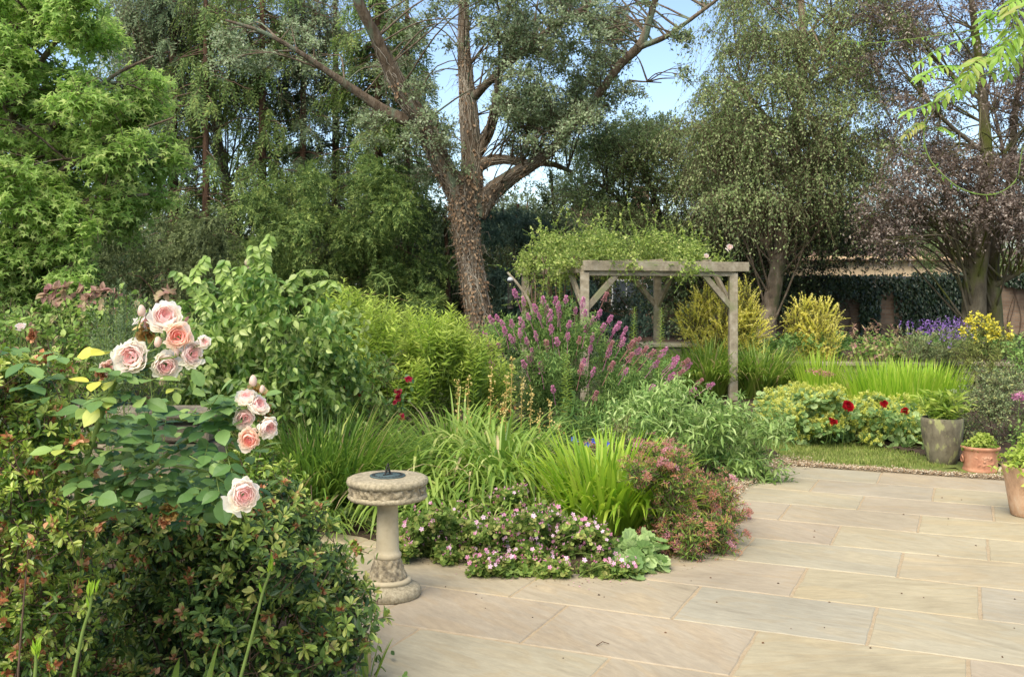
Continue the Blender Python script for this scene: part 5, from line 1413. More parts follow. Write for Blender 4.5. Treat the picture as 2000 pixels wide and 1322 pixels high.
def spike(seed, m, L=.13, r=.026):
    g = np.random.default_rng(seed); A = Acc(); n = 190
    z = g.random(n) ** .8; rad = r * (1 - z) ** .6 * (.55 + .45 * np.cos(z * 9 + seed)) + .006
    a = g.random(n) * 6.28
    pos = np.column_stack([rad * np.cos(a), rad * np.sin(a), z * L])
    inst(A, DIA, pos * .8, np.column_stack([np.cos(a), np.sin(a), g.uniform(-.2, .9, n)]), g.normal(0, .6, (n, 3)) + [0, 0, 1], .016, g.random(n))
    tubes(A, np.array([[[0, 0, -.14], [0, 0, 0], [0, 0, L * .9]]]), .003, .002, 4, .2)
    return A.build('flower_spike', m)


pk = [spike(1, LM['mauve']), spike(2, LM['mauve'], .16, .028), spike(3, LM['mauve'], .11, .024)]
pf = [spike(4, LM['mauvefade'], .12, .02)]
cp = [(330, 175), (375, 215), (190, 320), (228, 310), (258, 345), (305, 345), (265, 393), (350, 405), (180, 470), (235, 470), (310, 435), (405, 298), (450, 265), (470, 300), (487, 210), (505, 260), (525, 310), (560, 215), (572, 255), (580, 290), (615, 200), (670, 270), (710, 235), (725, 275), (800, 290), (765, 330), (628, 345), (535, 385), (450, 425), (570, 450), (628, 425), (765, 435), (825, 365), (860, 320), (890, 380), (910, 355), (955, 380), (935, 460), (940, 410), (755, 497), (858, 520), (1020, 500), (730, 380), (425, 525), (410, 550), (205, 590), (185, 520), (380, 582), (475, 612), (765, 632), (715, 570), (955, 622), (1160, 520), (1130, 575), (1235, 565), (1225, 590), (1240, 545), (1210, 655), (1300, 600), (1440, 700), (1335, 735), (1090, 745), (545, 728), (160, 410), (370, 350), (395, 445)]
for i, (a, b) in enumerate(cp):
    px, py = 900 + a / 3.005, 520 + b / 3.005 + 6
    k = (px - 1090) / 200
    D = Dp - .75 + (730 - py) / 130 * .5 + R_.uniform(-.1, .1)
    place(pk[i % 3], t, P(px, py, D), (k * .9 + R_.normal(0, .12), -.3 + R_.normal(0, .2), 1), R_.uniform(.85, 1.25))
for a, b in ((835, 190), (1000, 450), (690, 440), (1060, 500), (1095, 525), (1265, 630), (1290, 570), (1380, 675), (500, 460), (870, 470), (975, 545), (700, 620), (510, 470), (1025, 440), (980, 470), (780, 770), (870, 600)):
    px, py = 900 + a / 3.005, 520 + b / 3.005 + 6; k = (px - 1090) / 200
    place(pf[0], t, P(px, py, Dp - .8 + (730 - py) / 130 * .5), (k * .9, -.3, 1), R_.uniform(.9, 1.3))
drop(pk + pf)

# ---- leafy mound (right of centre)
t, _ = shrub('leafy_mound', 'broad fresh green leafy mound spreading to the patio edge', 'perennial', polylumps([(1180, 900), (1180, 820), (1225, 770), (1300, 748), (1400, 758), (1475, 785), (1522, 830), (1528, 890), (1505, 925), (1440, 925), (1380, 915), (1290, 900)], 8.9, 10.2, 84, 26, 42, .85) + polylumps([(1380, 900), (1510, 880), (1520, 935), (1450, 948), (1390, 925)], 8.9, 9.2, 14, 22, 32, .8), LM['mound'], LANCE, .1, 42, .32, 9, 'greenstem', up=.9, droop=.35, grav=.35, spread=1., noise=.2)
shrub('seedhead_plant', 'brownish bronze twiggy plant with straw seed heads amid the green mound', 'plant', [lump(1215, 830, 8.8, 26, 36), lump(1195, 860, 8.7, 20, 24)], LM['olivey'], NEEDLE, .05, 120, .3, 9, base=.4)
t, _ = shrub('penstemon', 'dark green lance-leaved plant below the pink spires', 'perennial', polylumps([(1060, 880), (1080, 800), (1150, 780), (1230, 820), (1210, 890), (1120, 890)], 9.5, 10.6, 22, 24, 36, .9), LM['spir'], LANCE, .1, 50, .3, 9, 'greenstem', up=.9, grav=.3, base=.5)

# ---- lime mass left of centre
t, _ = shrub('goldenrod', 'tall mass of lime-green leafy upright shoots before the conifers', 'perennial', polylumps([(640, 780), (615, 620), (670, 575), (760, 612), (830, 628), (930, 622), (965, 650), (975, 760), (900, 790), (760, 800)], 9.8, 11.2, 84, 26, 44, .9), LM['lime'], NEEDLE, .095, 52, .55, 26, 'greenstem', up=1.6, out=.5, jit=.18, droop=.1, spread=1., along=.5, grav=.1, inner=.3, noise=.15, tipb=.35)
for px, py in ((770, 596), (800, 602), (846, 610), (880, 597), (698, 568), (680, 580), (740, 625), (720, 605), (660, 590), (905, 620)):
    e = P(px, py, 10.2); b = e - [0, 0, .5]; c = spline([b, (b + e) / 2 + R_.normal(0, .01, 3), e], 5); A = Acc(); tubes(A, c[None], .005, .003, 4, .3)
    n = 70; f = np.linspace(.1, 1, n) * (len(c) - 1.01); i = f.astype(int); pos = c[i] + (c[i + 1] - c[i]) * (f - i)[:, None]; a = np.arange(n) * 2.4
    inst(A, NEEDLE, pos, np.column_stack([np.cos(a), np.sin(a), np.full(n, .6)]), np.tile([0, 0, 1.], (n, 1)), .1, .7 + R_.normal(0, .1, n)); A.build('tall_shoot', LM['lime'], t)
shrub('dark_perennial', 'thin dark green twiggy plant overlapping the lime mass', 'plant', polylumps([(640, 800), (650, 700), (760, 690), (800, 780), (770, 830)], 9.2, 9.6, 13, 22, 34, .9), LM['spir'], NEEDLE, .05, 85, .35, 12, 'twig', base=.45)
A = Acc(); c = spline([P(748, 640, 10.4), P(760, 580, 10.4), P(756, 552, 10.4), P(740, 538, 10.4), P(726, 538, 10.4)], 6); tubes(A, c[None], .008, .005, 5)
for i in (10, 14, 20): tubes(A, np.array([[c[i], c[i] + [.06, 0, .02], c[i] + [.09, 0, -.01]]]), .006, .003, 4)
tag(A.build('arching_shoot', M['greenstem']), 'single curled pale shoot arching above the lime mass', 'plant')

# ---- red rose bush in the middle
t = thing('red_rose', 'straggly rose with crimson double blooms beside the lime mass', 'rose', (*P(735, 800, 9.2)[:2], 0))
pr = [petal_rose('rose_flower', LM['red'], .045, 20, 7), petal_rose('rose_flower', LM['crimson'], .045, 18, 8)]
S = Acc(); A = Acc()
for px, py, s, v in ((661, 748, .9, 0), (676, 755, .8, 0), (700, 765, .85, 0), (703, 745, .4, 0), (798, 741, .8, 1), (777, 766, .9, 1), (778, 778, .75, 1), (771, 786, .5, 1), (784, 815, .85, 1), (390, 750, .5, 0)):
    if px < 500: continue
    p = P(px, py, 9.0); place(pr[v], t, p, (R_.normal(0, .3), -1, .6), s)
    b = np.array([P(735, 0, 9.2)[0] + (p[0] - P(735, 0, 9.2)[0]) * .4, 9.2, .04])
    c = spline([b, (b + p) / 2 + [0, .05, .08], p], 5); tubes(S, c[None], .006, .003, 4)
    k = 26; inst(A, OVATE, c[R_.integers(3, len(c), k)] + R_.normal(0, .04, (k, 3)), R_.normal(0, 1, (k, 3)), R_.normal(0, .4, (k, 3)) + [0, 0, 1], R_.uniform(.04, .06, k), R_.random(k) * .7)
drop(pr); S.build('stems', M['greenstem'], t); A.build('leaves', LM['roseleaf'], t)
shrub('astrantia', 'low plant with orange-bronze leaves between the lime mass and the pink spires', 'plant', [lump(975, 790, 9.4, 26, 22), lump(1000, 775, 9.5, 18, 14)], LM['redleaf'], OVATE, .05, 80, .25, 7, base=.6)

# ---- drooping shrub left of centre
t, _ = shrub('drooping_shrub', 'tall shrub with arching stems of pointed drooping leaves left of the lime mass', 'shrub', polylumps([(365, 790), (350, 640), (375, 565), (440, 530), (520, 525), (590, 545), (640, 590), (670, 640), (700, 700), (670, 770), (600, 800), (480, 850), (400, 830)], 7.9, 9.3, 84, 30, 50, .85), LM['drop'], T(OVATE[0] * [.9, 1, 1], OVATE[1]), .08, 34, .55, 13, 'greenstem', up=.7, droop=.9, spread=.9, along=.25, grav=.7, inner=.35, nz=.4, noise=.2, base=.45, tipb=.4)
for path in ([(400, 600), (375, 560), (345, 530)], [(450, 560), (432, 530), (440, 508)], [(520, 540), (516, 500), (528, 458)], [(505, 540), (496, 505), (494, 480)], [(560, 560), (590, 530), (632, 528)], [(600, 560), (640, 548), (655, 560)], [(420, 590), (380, 540), (405, 500)]):
    for D in (8.2,):
        c = spline([P(x, y, D) for x, y in path], 7); A = Acc(); tubes(A, c[None], .006, .003, 4, .6)
        n = 26; f = np.linspace(0, 1, n) * (len(c) - 1.01); i = f.astype(int); pos = c[i] + (c[i + 1] - c[i]) * (f - i)[:, None]; a = np.arange(n) * PI + R_.normal(0, .4, n)
        inst(A, OVATE, pos, np.column_stack([np.cos(a), R_.normal(0, .4, n), np.full(n, -.7)]), R_.normal(0, .4, (n, 3)) + [0, -1, .8], R_.uniform(.06, .1, n), .65 + R_.normal(0, .15, n)); A.build('arching_shoot', LM['drop'], t)

# ---- strap clumps in the island bed
strap('crocosmia', 'dark green upright grassy clump right of the drooping shrub', [(640, 1000, 90, .45, 1300, .78, .009, dict(lean=(.1, .8), droop=(.3, 1.5), base=.3)), (590, 1010, 60, .35, 500, .7, .009, dict(lean=(.1, .8), droop=(.3, 1.5), base=.3))], LM['strap'], 'crocosmia')
strap('daylily', 'large pale arching daylily clump in the middle of the bed', [(975, 985, 110, .45, 800, .85, .016, dict(lean=(.1, .9), droop=(1.2, 2.6))), (810, 1000, 100, .4, 700, .74, .015, dict(lean=(.15, 1.), droop=(1.2, 2.6))), (900, 945, 90, .4, 400, .8, .012, dict(lean=(.1, .7), droop=(.8, 2.)))], LM['strappale'], 'daylily')
strap('daylily', 'bright green upright daylily clump beside the pink spiraea cushion', [(1175, 1040, 80, .3, 360, .66, .017, dict(lean=(.05, .62), droop=(.3, 1.3))), (1225, 1035, 70, .3, 190, .62, .018, dict(lean=(.2, .9), droop=(.8, 2.)))], LM['straplime'], 'daylily')
strap('daylily', 'low daylily clump with bending leaves behind the sundial', [(900, 1035, 80, .25, 330, .5, .012, dict(lean=(.3, 1.1), droop=(1.2, 2.6))), (1040, 1030, 60, .25, 220, .55, .012, dict(lean=(.2, .9), droop=(1., 2.4)))], LM['strappale'], 'daylily')
strap('grass_tuft', 'loose pale grassy tuft at the left end of the bed beside the azalea', [(630, 1035, 50, .2, 170, .42, .007, dict(lean=(.3, 1.2), droop=(1.2, 2.6)))], LM['strappale'], 'grass')
# seed stalks
t = thing('seed_stalks', 'thin stalks with straw-yellow seed capsules above the daylilies', 'plant', (*P(1060, 800, 8.9)[:2], 0))
for px, y1, y0 in ((1020, 740, 850), (1038, 760, 850), (1075, 785, 840), (1092, 825, 860), (1055, 800, 850), (985, 770, 860), (960, 720, 830), (915, 740, 850), (895, 745, 850), (1000, 700, 820), (990, 735, 830)):
    b = P(px - 4, y0 + 60, 8.8); e = P(px, y1, 8.8); c = spline([b, (b + e) / 2, e], 6); A = Acc(); tubes(A, c[None], .004, .002, 4, .2)
    k = 34; f = len(c) * (.55 + .45 * R_.random(k)); pos = c[np.minimum(f.astype(int), len(c) - 1)] + R_.normal(0, .014, (k, 3)); inst(A, OCT, pos, R_.normal(0, 1, (k, 3)), R_.normal(0, 1, (k, 3)), .022, R_.random(k)); A.build('seed_stalk', LM['yellowst'], t)

# ---- hardy geranium mats
def flower5(m, name='flower', r=.017, seed=1, stalk=.05):
    g = np.random.default_rng(seed); A = Acc(); a = np.arange(5) * 2 * PI / 5
    PT = T([(0, 0, 0), (.34, .6, .1), (.2, 1, .05), (-.2, 1, .05), (-.34, .6, .1)], [[0, 1, 2, 3, 4]])
    inst(A, PT, np.zeros((5, 3)), np.column_stack([np.cos(a), np.sin(a), np.full(5, .25)]), np.tile([0, 0, 1.], (5, 1)), r, g.random(5) * .25 + {1: .75, 2: .5, 3: .2}[seed])
    tubes(A, np.array([[[0, 0, -stalk], [0, 0, -stalk / 2], [0, 0, 0]]]), .0012, .001, 3, .2)
    return A.build(name, m)


def geranium(label, poly, D0, D1, n, fpoly_n, seedless=()):
    lumps = polylumps(poly, D0, D1, n, 18, 30, .8)
    t, (tp, td) = shrub('geranium', label, 'geranium', lumps, LM['gera'], ROUND5, .034, 330, .14, 8, 'greenstem', up=.8, srad=.002, main=1, inner=.3, noise=.22, zmin=.02)
    fr = [flower5(LM['cran'], seed=s) for s in (1, 2, 3, 1)]
    ok = [i for i in range(len(tp)) if tp[i][1] < np.median(tp[:, 1]) + .2 and tp[i][2] > .06]
    R_.shuffle(ok)
    for i in ok[:fpoly_n]:
        d = np.array([R_.normal(0, .4), -.9, .8 + R_.normal(0, .2)])
        place(fr[R_.integers(4)], t, tp[i] + nrm(d) * .045, d, R_.uniform(.65, 1.05))
    drop(fr)
    A = Acc()
    for i in ok[fpoly_n:fpoly_n * 5]:                       # small closed buds and half-hidden blooms
        k = 4; inst(A, DIA, tp[i] + [0, 0, .02] + R_.normal(0, .004, (k, 3)), R_.normal(0, .6, (k, 3)) + [0, -.2, 1], R_.normal(0, 1, (k, 3)) - [0, 1, 0], .013, R_.random() * .7 + R_.normal(0, .1, k))
    tag(A.build('buds', LM['cran'], t), kind='stuff')
    return t


geranium('pink-flowered geranium carpet at the front of the bed, right half thick with bloom', [(945, 1085), (950, 1020), (1010, 990), (1090, 1000), (1200, 1040), (1240, 1085), (1180, 1098), (1060, 1096)], 6.15, 6.65, 60, 98)
geranium('low pink-flowered geranium fringe along the paving at the front of the bed', [(930, 1095), (1000, 1090), (1130, 1108), (1240, 1100), (1240, 1120), (1130, 1124), (1040, 1120), (940, 1106)], 6.0, 6.15, 30, 34)
geranium('pink-flowered geranium carpet in the centre behind the thickest bloom', [(900, 1030), (920, 970), (1050, 950), (1120, 990), (1060, 1010)], 7.0, 7.4, 15, 60)
geranium('sparser-flowered geranium carpet beside the sundial column', [(745, 1055), (770, 1020), (860, 1000), (950, 1020), (970, 1090), (880, 1080), (790, 1072)], 6.3, 6.85, 62, 44)
mantle('ladys_mantle', "large pale scalloped leaves at the front right of the geranium carpet", [lump(1235, 1090, 6.2, 34, 26), lump(1250, 1062, 6.4, 30, 24), lump(1225, 1115, 6.05, 26, 14), lump(1262, 1100, 6.2, 24, 20)], 190, 0, .105)
mantle('ladys_mantle', "round scalloped leaves at the bed edge left of the sundial column", [lump(680, 1010, 7.3, 38, 22), lump(640, 1000, 7.5, 34, 24), lump(700, 1035, 7.1, 26, 12), lump(730, 1000, 7.3, 26, 26)], 110, 0, .085)

# ---- pink cushion spiraea
t, (tp, td) = shrub('cushion_spiraea', 'low cushion spiraea with flat pink and rusty flower heads at the patio edge', 'spiraea', polylumps([(1275, 1080), (1265, 990), (1230, 900), (1290, 870), (1340, 885), (1385, 925), (1430, 975), (1422, 1040), (1375, 1085)], 6.5, 8.0, 66, 22, 36, .85) + polylumps([(1280, 1060), (1410, 1000), (1425, 1050), (1370, 1090), (1290, 1100)], 6.35, 6.7, 22, 18, 28, .8), LM['redleaf'], LANCE, .048, 260, .2, 9, 'twig', up=.9, base=.2, noise=.25, tipb=.3)
heads = []
for sd_, b0 in ((1, .62), (2, .3), (3, .85)):
    g = np.random.default_rng(sd_); A = Acc(); n = 130; a = g.random(n) * 6.28; r = np.sqrt(g.random(n)) * .03
    pos = np.column_stack([r * np.cos(a), r * np.sin(a), .01 - r * r * 9 + g.normal(0, .003, n)])
    inst(A, DIA, pos, g.normal(0, 1, (n, 3)) + [0, 0, .5], g.normal(0, .5, (n, 3)) + [0, 0, 1], .0105, b0 + g.normal(0, .15, n))
    tubes(A, np.array([[[0, 0, -.05], [0, 0, -.02], [0, 0, 0]]]), .0015, .001, 3, .1)
    heads.append(A.build('flower_head', LM['pink']))
ok = [i for i in range(len(tp)) if td[i][2] > -.1 and (tp[i][1] < 7.9)]; R_.shuffle(ok)
for i in ok[:98]: place(heads[[0, 1, 1, 2, 1][R_.integers(5)]], t, tp[i] + [0, -.02, .015], (td[i][0], td[i][1] - .4, abs(td[i][2]) + .6), R_.uniform(.8, 1.35))
rest = Acc()
for i in ok[98:900]:
    k = 26; inst(rest, DIA, tp[i] + R_.normal(0, .014, (k, 3)) * [1, 1, .4], R_.normal(0, 1, (k, 3)) + [0, 0, .5], R_.normal(0, .5, (k, 3)) + [0, 0, 1], .012, R_.uniform(.1, .6) + R_.normal(0, .15, k))
tag(rest.build('small_flower_heads', LM['pink'], t), kind='stuff')
drop(heads)
t = thing('stonecrop', 'dusky pink flat stonecrop heads with blue geranium flowers behind the daylily', 'stonecrop', (*P(1160, 870, 8.3)[:2], 0))
A = Acc(); S = Acc()
for px, py in ((1148, 868), (1165, 864), (1180, 868), (1155, 875), (1175, 878), (1245, 860), (1305, 860)):
    p = P(px, py, 8.2); k = 160; inst(A, DIA, p + R_.normal(0, 1, (k, 3)) * [.035, .03, .01], R_.normal(0, 1, (k, 3)) + [0, 0, .6], R_.normal(0, 1, (k, 3)), .015, .45 + R_.normal(0, .2, k)); tubes(S, np.array([[[p[0], p[1], .04], p - [0, 0, .2], p]]), .005, .004, 4)
A.build('flat_heads', LM['pink'], t); S.build('stems', M['greenstem'], t)
t = thing('blue_geranium', 'few violet-blue flowers beside the dusky pink stonecrop', 'geranium', (*P(1150, 870, 8.1)[:2], 0))
S = Acc()
for px, py in ((1120, 857), (1124, 861), (1143, 872), (1147, 868), (1160, 860), (1185, 866), (1188, 870)):
    p = P(px, py, 8.05); A = Acc(); a = np.arange(5) * 1.2566
    inst(A, T([(0, 0, 0), (.38, .6, .1), (.2, 1, .05), (-.2, 1, .05), (-.38, .6, .1)], [[0, 1, 2, 3, 4]]), np.tile(p, (5, 1)), np.column_stack([np.cos(a), -.3 + 0 * a, np.sin(a)]), np.tile([0, -1, .3], (5, 1)), .024, R_.random(5)); A.build('blue_flower', LM['blue'], t)
    tubes(S, np.array([[[p[0], p[1] + .03, .04], p + [0, .02, -.15], p]]), .003, .002, 4)
S.build('stems', M['greenstem'], t)

# ---- mixed shrubs at the far left
t, _ = shrub('weigela', 'wide green border shrub with purple-bronze shoot tips at the far left', 'shrub', polylumps([(-60, 720), (-60, 620), (60, 600), (120, 580), (260, 585), (350, 610), (380, 700), (200, 740)], 6.6, 8.6, 62, 32, 50, .7), LM['mixed'], OVATE, .06, 60, .35, 9, up=.7, droop=.4, base=.35, tipb=.25, noise=.15)
for path in ([(120, 600), (95, 575), (78, 578)], [(130, 600), (125, 565), (135, 560)], [(170, 590), (180, 570), (200, 568)], [(175, 600), (160, 575), (145, 572)], [(100, 600), (110, 570), (100, 562)], [(220, 590), (230, 575), (215, 565)], [(300, 600), (320, 572), (345, 575)], [(150, 610), (190, 580), (210, 590)]):
    c = spline([P(x, y, 7.2) for x, y in path], 5); A = Acc(); tubes(A, c[None], .004, .003, 4, .9); n = 13
    inst(A, OVATE, c[R_.integers(2, len(c), n)], R_.normal(0, 1, (n, 3)) + [0, 0, .2], R_.normal(0, .5, (n, 3)) + [0, -.5, 1], R_.uniform(.045, .08, n), R_.uniform(.75, 1, n)); A.build('bronze_tip', LM['mixed'], t)
t, _ = shrub('rosemary', 'upright feathery green rosemary behind the pink rose blooms', 'rosemary', polylumps([(200, 700), (205, 600), (240, 575), (290, 620), (330, 700), (300, 760), (230, 760)], 5.9, 6.6, 16, 26, 40, 1.1), LM['rosemary'], NEEDLE, .035, 80, .3, 34, 'greenstem', up=1.8, out=.5, jit=.15, droop=.05, spread=.9, along=.6, inner=.3)
for px, y1 in ((232, 545), (243, 555), (222, 560), (255, 570), (205, 585), (215, 575), (268, 590)):
    e = P(px, y1, 6.2); b = e - [0, 0, .3]; c = spline([b, e], 6); A = Acc(); tubes(A, c[None], .003, .002, 4, .3); n = 90; f = R_.random(n) * (len(c) - 1.01); i = f.astype(int); a = R_.random(n) * 6.28
    inst(A, NEEDLE, c[i] + (c[i + 1] - c[i]) * (f - i)[:, None], np.column_stack([np.cos(a), np.sin(a), np.full(n, 1.)]), np.tile([0, 0, 1.], (n, 1)), .034, R_.random(n)); A.build('tall_sprig', LM['rosemary'], t)
# white bloom and withered heads
pr = petal_rose('pale_bloom', LM['white'], .03, 14, 9); t0 = thing('white_rose', 'single small white bloom above the leaves near the left edge', 'rose', P(40, 700, 5.6))
place(pr, t0, P(40, 637, 5.6), (0, -.6, 1)); drop([pr])
S = Acc(); tubes(S, spline([P(44, 760, 5.7), P(40, 700, 5.65), P(40, 640, 5.6)], 4)[None], .004, .003, 4); S.build('stem', M['greenstem'], t0)

# ---- foreground azaleas
def azalea(name, label, lumps, m, size, dens, k=9, rust=.12, L=.16, leaf=OBOV, **kw):
    c = np.mean([l[0] for l in lumps], axis=0)
    t = thing(name, label, 'azalea', (c[0], c[1], 0)); A = Acc(); S = Acc()
    tp, td = fol(A, lumps, dens, L, k, leaf, size, S=S, srad=.0025, whorl=True, droop=.1, spread=1., along=.55, nz=.9, **kw)
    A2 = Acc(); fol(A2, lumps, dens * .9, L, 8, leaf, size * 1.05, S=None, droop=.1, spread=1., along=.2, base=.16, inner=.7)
    for l in lumps[::5]:
        for _ in range(1):
            e = l[0] + R_.normal(0, .5, 3) * l[1]; b = np.array([c[0] + (e[0] - c[0]) * .4, c[1] + (e[1] - c[1]) * .4, .02])
            tubes(S, spline([b, (b + e) / 2 + R_.normal(0, .05, 3), e], 5)[None], .006, .002, 4)
    A.build('young_leaves', m, t); A2.build('older_leaves', m, t); S.build('twigs', M['twig'], t)
    A = Acc()
    for i in range(len(tp)):
        if R_.random() < rust:
            k2 = 11; inst(A, OVATE, tp[i] + R_.normal(0, .006, (k2, 3)), R_.normal(0, 1, (k2, 3)) + td[i] * .6, R_.normal(0, 1, (k2, 3)), R_.uniform(.012, .03, k2), R_.random(k2))
    tag(A.build('withered_flowers', LM['rust'], t), kind='stuff')
    return t


azalea('azalea', 'large glossy dark evergreen azalea with rusty dead flowers below the pink rose beside the paving', polylumps([(150, 1340), (130, 1060), (200, 980), (330, 950), (450, 960), (560, 960), (620, 1010), (640, 1060), (660, 1120), (690, 1190), (690, 1340)], 3.75, 4.8, 135, 32, 58, .85), LM['azal'], .05, 180, 10, .2, base=.42, noise=.2, up=.6)
azalea('azalea', 'tall azalea shoots with narrow tips leaning over the paving beside the sundial', [lump(560, 950, 5.3, 40, 36), lump(600, 1000, 5.0, 34, 34), lump(520, 900, 5.5, 50, 26), lump(655, 1080, 4.8, 40, 22), lump(690, 1150, 4.7, 20, 24), lump(680, 1230, 4.7, 24, 26), lump(695, 1130, 4.7, 18, 12), lump(700, 1070, 4.8, 16, 12), lump(712, 1175, 4.7, 14, 14), lump(640, 1020, 4.9, 22, 18), lump(705, 1280, 4.6, 16, 24), lump(730, 1140, 4.75, 10, 8)], LM['azlime'], .045, 120, 9, .12, base=.4, up=.9, L=.2)
azalea('azalea', 'small-leaved lime-tipped azalea with orange withered flowers at the left edge', polylumps([(-60, 1340), (-60, 720), (60, 700), (130, 750), (160, 840), (120, 900), (180, 980), (210, 1080), (180, 1180), (190, 1340)], 3.0, 3.9, 112, 34, 58, .8), LM['azlime'], .034, 270, 10, .22, base=.62, noise=.2, L=.12)
shrub('cranesbill', 'small lobed leaf plant in the bottom corner below the azalea', 'plant', [lump(760, 1318, 4.45, 36, 18), lump(800, 1325, 4.4, 22, 12)], LM['spir'], ROUND5, .05, 160, .12, 6, 'greenstem', base=.7, main=1)
strap('iris', 'few upright sword leaves at the bottom of the frame beside the azalea', [(720, 1335, 20, .05, 11, .17, .008, dict(lean=(.05, .6), droop=(.1, .5)))], LM['strap'], 'iris')
A = Acc()
clump_blades(A, -1.05, 3.35, .14, .08, 16, .42, .018, lean=(.1, .6), droop=(.5, 1.2), z=.05)
clump_blades(A, -1.55, 2.9, .2, .08, 26, .45, .018, lean=(.1, .7), droop=(.5, 1.2), z=.05)
t = tag(A.build('daylily_leaves', LM['strap']), 'broad strap leaves of a daylily at the very bottom left', 'daylily')


def bud_stem(label, path, D):
    t = thing('daylily_bud', label, 'daylily', tuple(P(*path[0], D) * [1, 1, 0])); S = Acc(); A = Acc()
    c = spline([P(x, y, D) for x, y in path], 6)
    tubes(S, c[None], .0055, .004, 6); S.build('stem', M['greenstem'], t)
    e = c[-1]; k = 9
    inst(A, LANCE, e + R_.normal(0, .005, (k, 3)), R_.normal(0, .22, (k, 3)) + [0, 0, 1], R_.normal(0, .6, (k, 3)) + [0, -1, 0], R_.uniform(.025, .05, k), .3 + R_.random(k) * .4)
    inst(A, LANCE, c[[8, 12]], [[.3, 0, 1], [-.3, 0, 1]], [[0, -1, .3]] * 2, .04, .3); A.build('buds', LM['straplime'], t)


bud_stem('slender daylily stem with green buds standing in front of the dark azalea centre', [(465, 1340), (495, 1230), (512, 1160), (528, 1115)], 3.2)
bud_stem('slender daylily stem with green buds near the lower left leaves', [(140, 1340), (160, 1240), (175, 1190), (180, 1160)], 3.0)
bud_stem('short pale budded stem in the bottom left corner', [(66, 1340), (70, 1300), (70, 1275)], 2.9)

# ---- pink English rose
D = 3.0
rt = thing('pink_rose', 'tall garden rose with clusters of full blush-pink blooms in the left foreground', 'rose', (*P(140, 1000, D)[:2], 0))
S = Acc(); A = Acc()
st1 = [P(165, 1400, 3.9), P(152, 1010, 3.15), P(160, 930, 3), P(185, 850, 3), P(212, 775, 2.98), P(232, 735, 2.96), P(243, 722, 2.95)]
st2 = [P(185, 1400, 3.9), P(155, 1010, 3.2), P(210, 960, 3.1), P(290, 915, 3.1), P(350, 870, 3.1), P(410, 835, 3.05), P(455, 795, 3.02), P(480, 775, 3)]
st3 = [P(310, 905, 3.1), P(400, 920, 3.05), P(450, 950, 3), P(470, 965, 2.98)]
st4 = [P(340, 1000, 3.2), P(300, 930, 3.2), P(295, 880, 3.2), P(305, 835, 3.2)]
st5 = [P(60, 1100, 3.3), P(40, 850, 3.3), P(50, 740, 3.3), P(58, 672, 3.3)]
st6 = [P(190, 850, 3.05), P(190, 790, 3.05), P(185, 760, 3.05)]
stems = []
for st, r0, r1 in ((st1, .011, .006), (st2, .009, .005), (st3, .004, .003), (st4, .004, .003), (st5, .006, .003), (st6, .004, .003)):
    c = spline(st, 7); stems.append(c); tubes(S, c[None], r0, r1, 8)
bl = [(323, 618, 31, (.35, -1, .55), 0), (348, 657, 28, (.25, -1, .2), 1), (255, 697, 35, (.05, -1, .12), 0), (325, 714, 29, (.35, -1, -.1), 0), (374, 690, 27, (.6, -1, .1), 0), (398, 668, 13, (.7, -1, .5), 0),
      (480, 815, 25, (.15, -1, -.15), 0), (524, 834, 22, (.6, -1, -.2), 0), (487, 857, 22, (.0, -1, -.15), 1), (505, 790, 22, (.6, -.6, .5), 0), (475, 965, 37, (.5, -1, .05), 0), (482, 775, 20, (0, -.7, .8), 0)]
C1 = P(262, 745, 2.97)
for i, (px, py, r, d, v) in enumerate(bl):
    o = petal_rose('rose_bloom', LM['rosepeach' if v else 'rose'], r * D / F0 * (.85 if i == 10 else .98), 34, 40 + i, 9)
    o.parent = rt; o.matrix_parent_inverse = Matrix.Translation(-rt.location)
    p = P(px, py, D - (.15 if i == 10 else .05) + R_.uniform(-.02, .02)); o.location = [float(q) for q in p]; o.rotation_mode = 'QUATERNION'; o.rotation_quaternion = Vector(d).normalized().to_track_quat('Z', 'Y')
    h = stems[0][-1] if i < 6 else (stems[1][-3] if i != 10 else stems[2][-1])
    b = p - nrm(np.array(d)) * r * D / F0 * .8
    tubes(S, spline([h, (h + b) / 2 - [0, -.02, .012], b], 4)[None], .003, .0028, 5)
    k = 5; inst(A, LANCE, np.tile(b, (k, 1)), nrm(R_.normal(0, .8, (k, 3)) + np.array(d)), R_.normal(0, 1, (k, 3)), .03, .5)
for i, (px, py, r, m_) in enumerate([(290, 650, 27, 'brownrose'), (285, 628, 18, 'rose'), (210, 715, 17, 'rosepeach'), (200, 730, 14, 'rust'), (330, 1000, 20, 'brownrose'), (500, 770, 22, 'brownrose'), (515, 805, 22, 'brownrose'), (320, 1020, 12, 'rust'), (63, 655, 12, 'rust'), (95, 694, 10, 'rust')]):
    o = petal_rose('withered_bloom' if m_ != 'rosepeach' else 'small_bloom', LM[m_], r * D / F0, 18, 70 + i, 5, .5)
    o.data.materials[0] = LM[m_]
    rr = np.random.default_rng(i); co_ = np.empty(len(o.data.vertices) * 3); o.data.vertices.foreach_get('co', co_); co_ = co_.reshape(-1, 3) * rr.uniform(.8, 1.25, (1, 3)) + rr.normal(0, .0022, (len(co_) // 3, 3)); o.data.vertices.foreach_set('co', co_.ravel())
    o.parent = rt; o.matrix_parent_inverse = Matrix.Translation(-rt.location); p = P(px, py, D + .03 if px < 490 else D + .05)
    o.location = [float(q) for q in p]; o.rotation_mode = 'QUATERNION'; o.rotation_quaternion = Vector((rr.normal(0, .5), -1, rr.normal(0, .5))).to_track_quat('Z', 'Y')
BUD = [(.0001, -.5), (.25, -.42), (.36, -.15), (.34, .15), (.2, .42), (.0001, .55)]
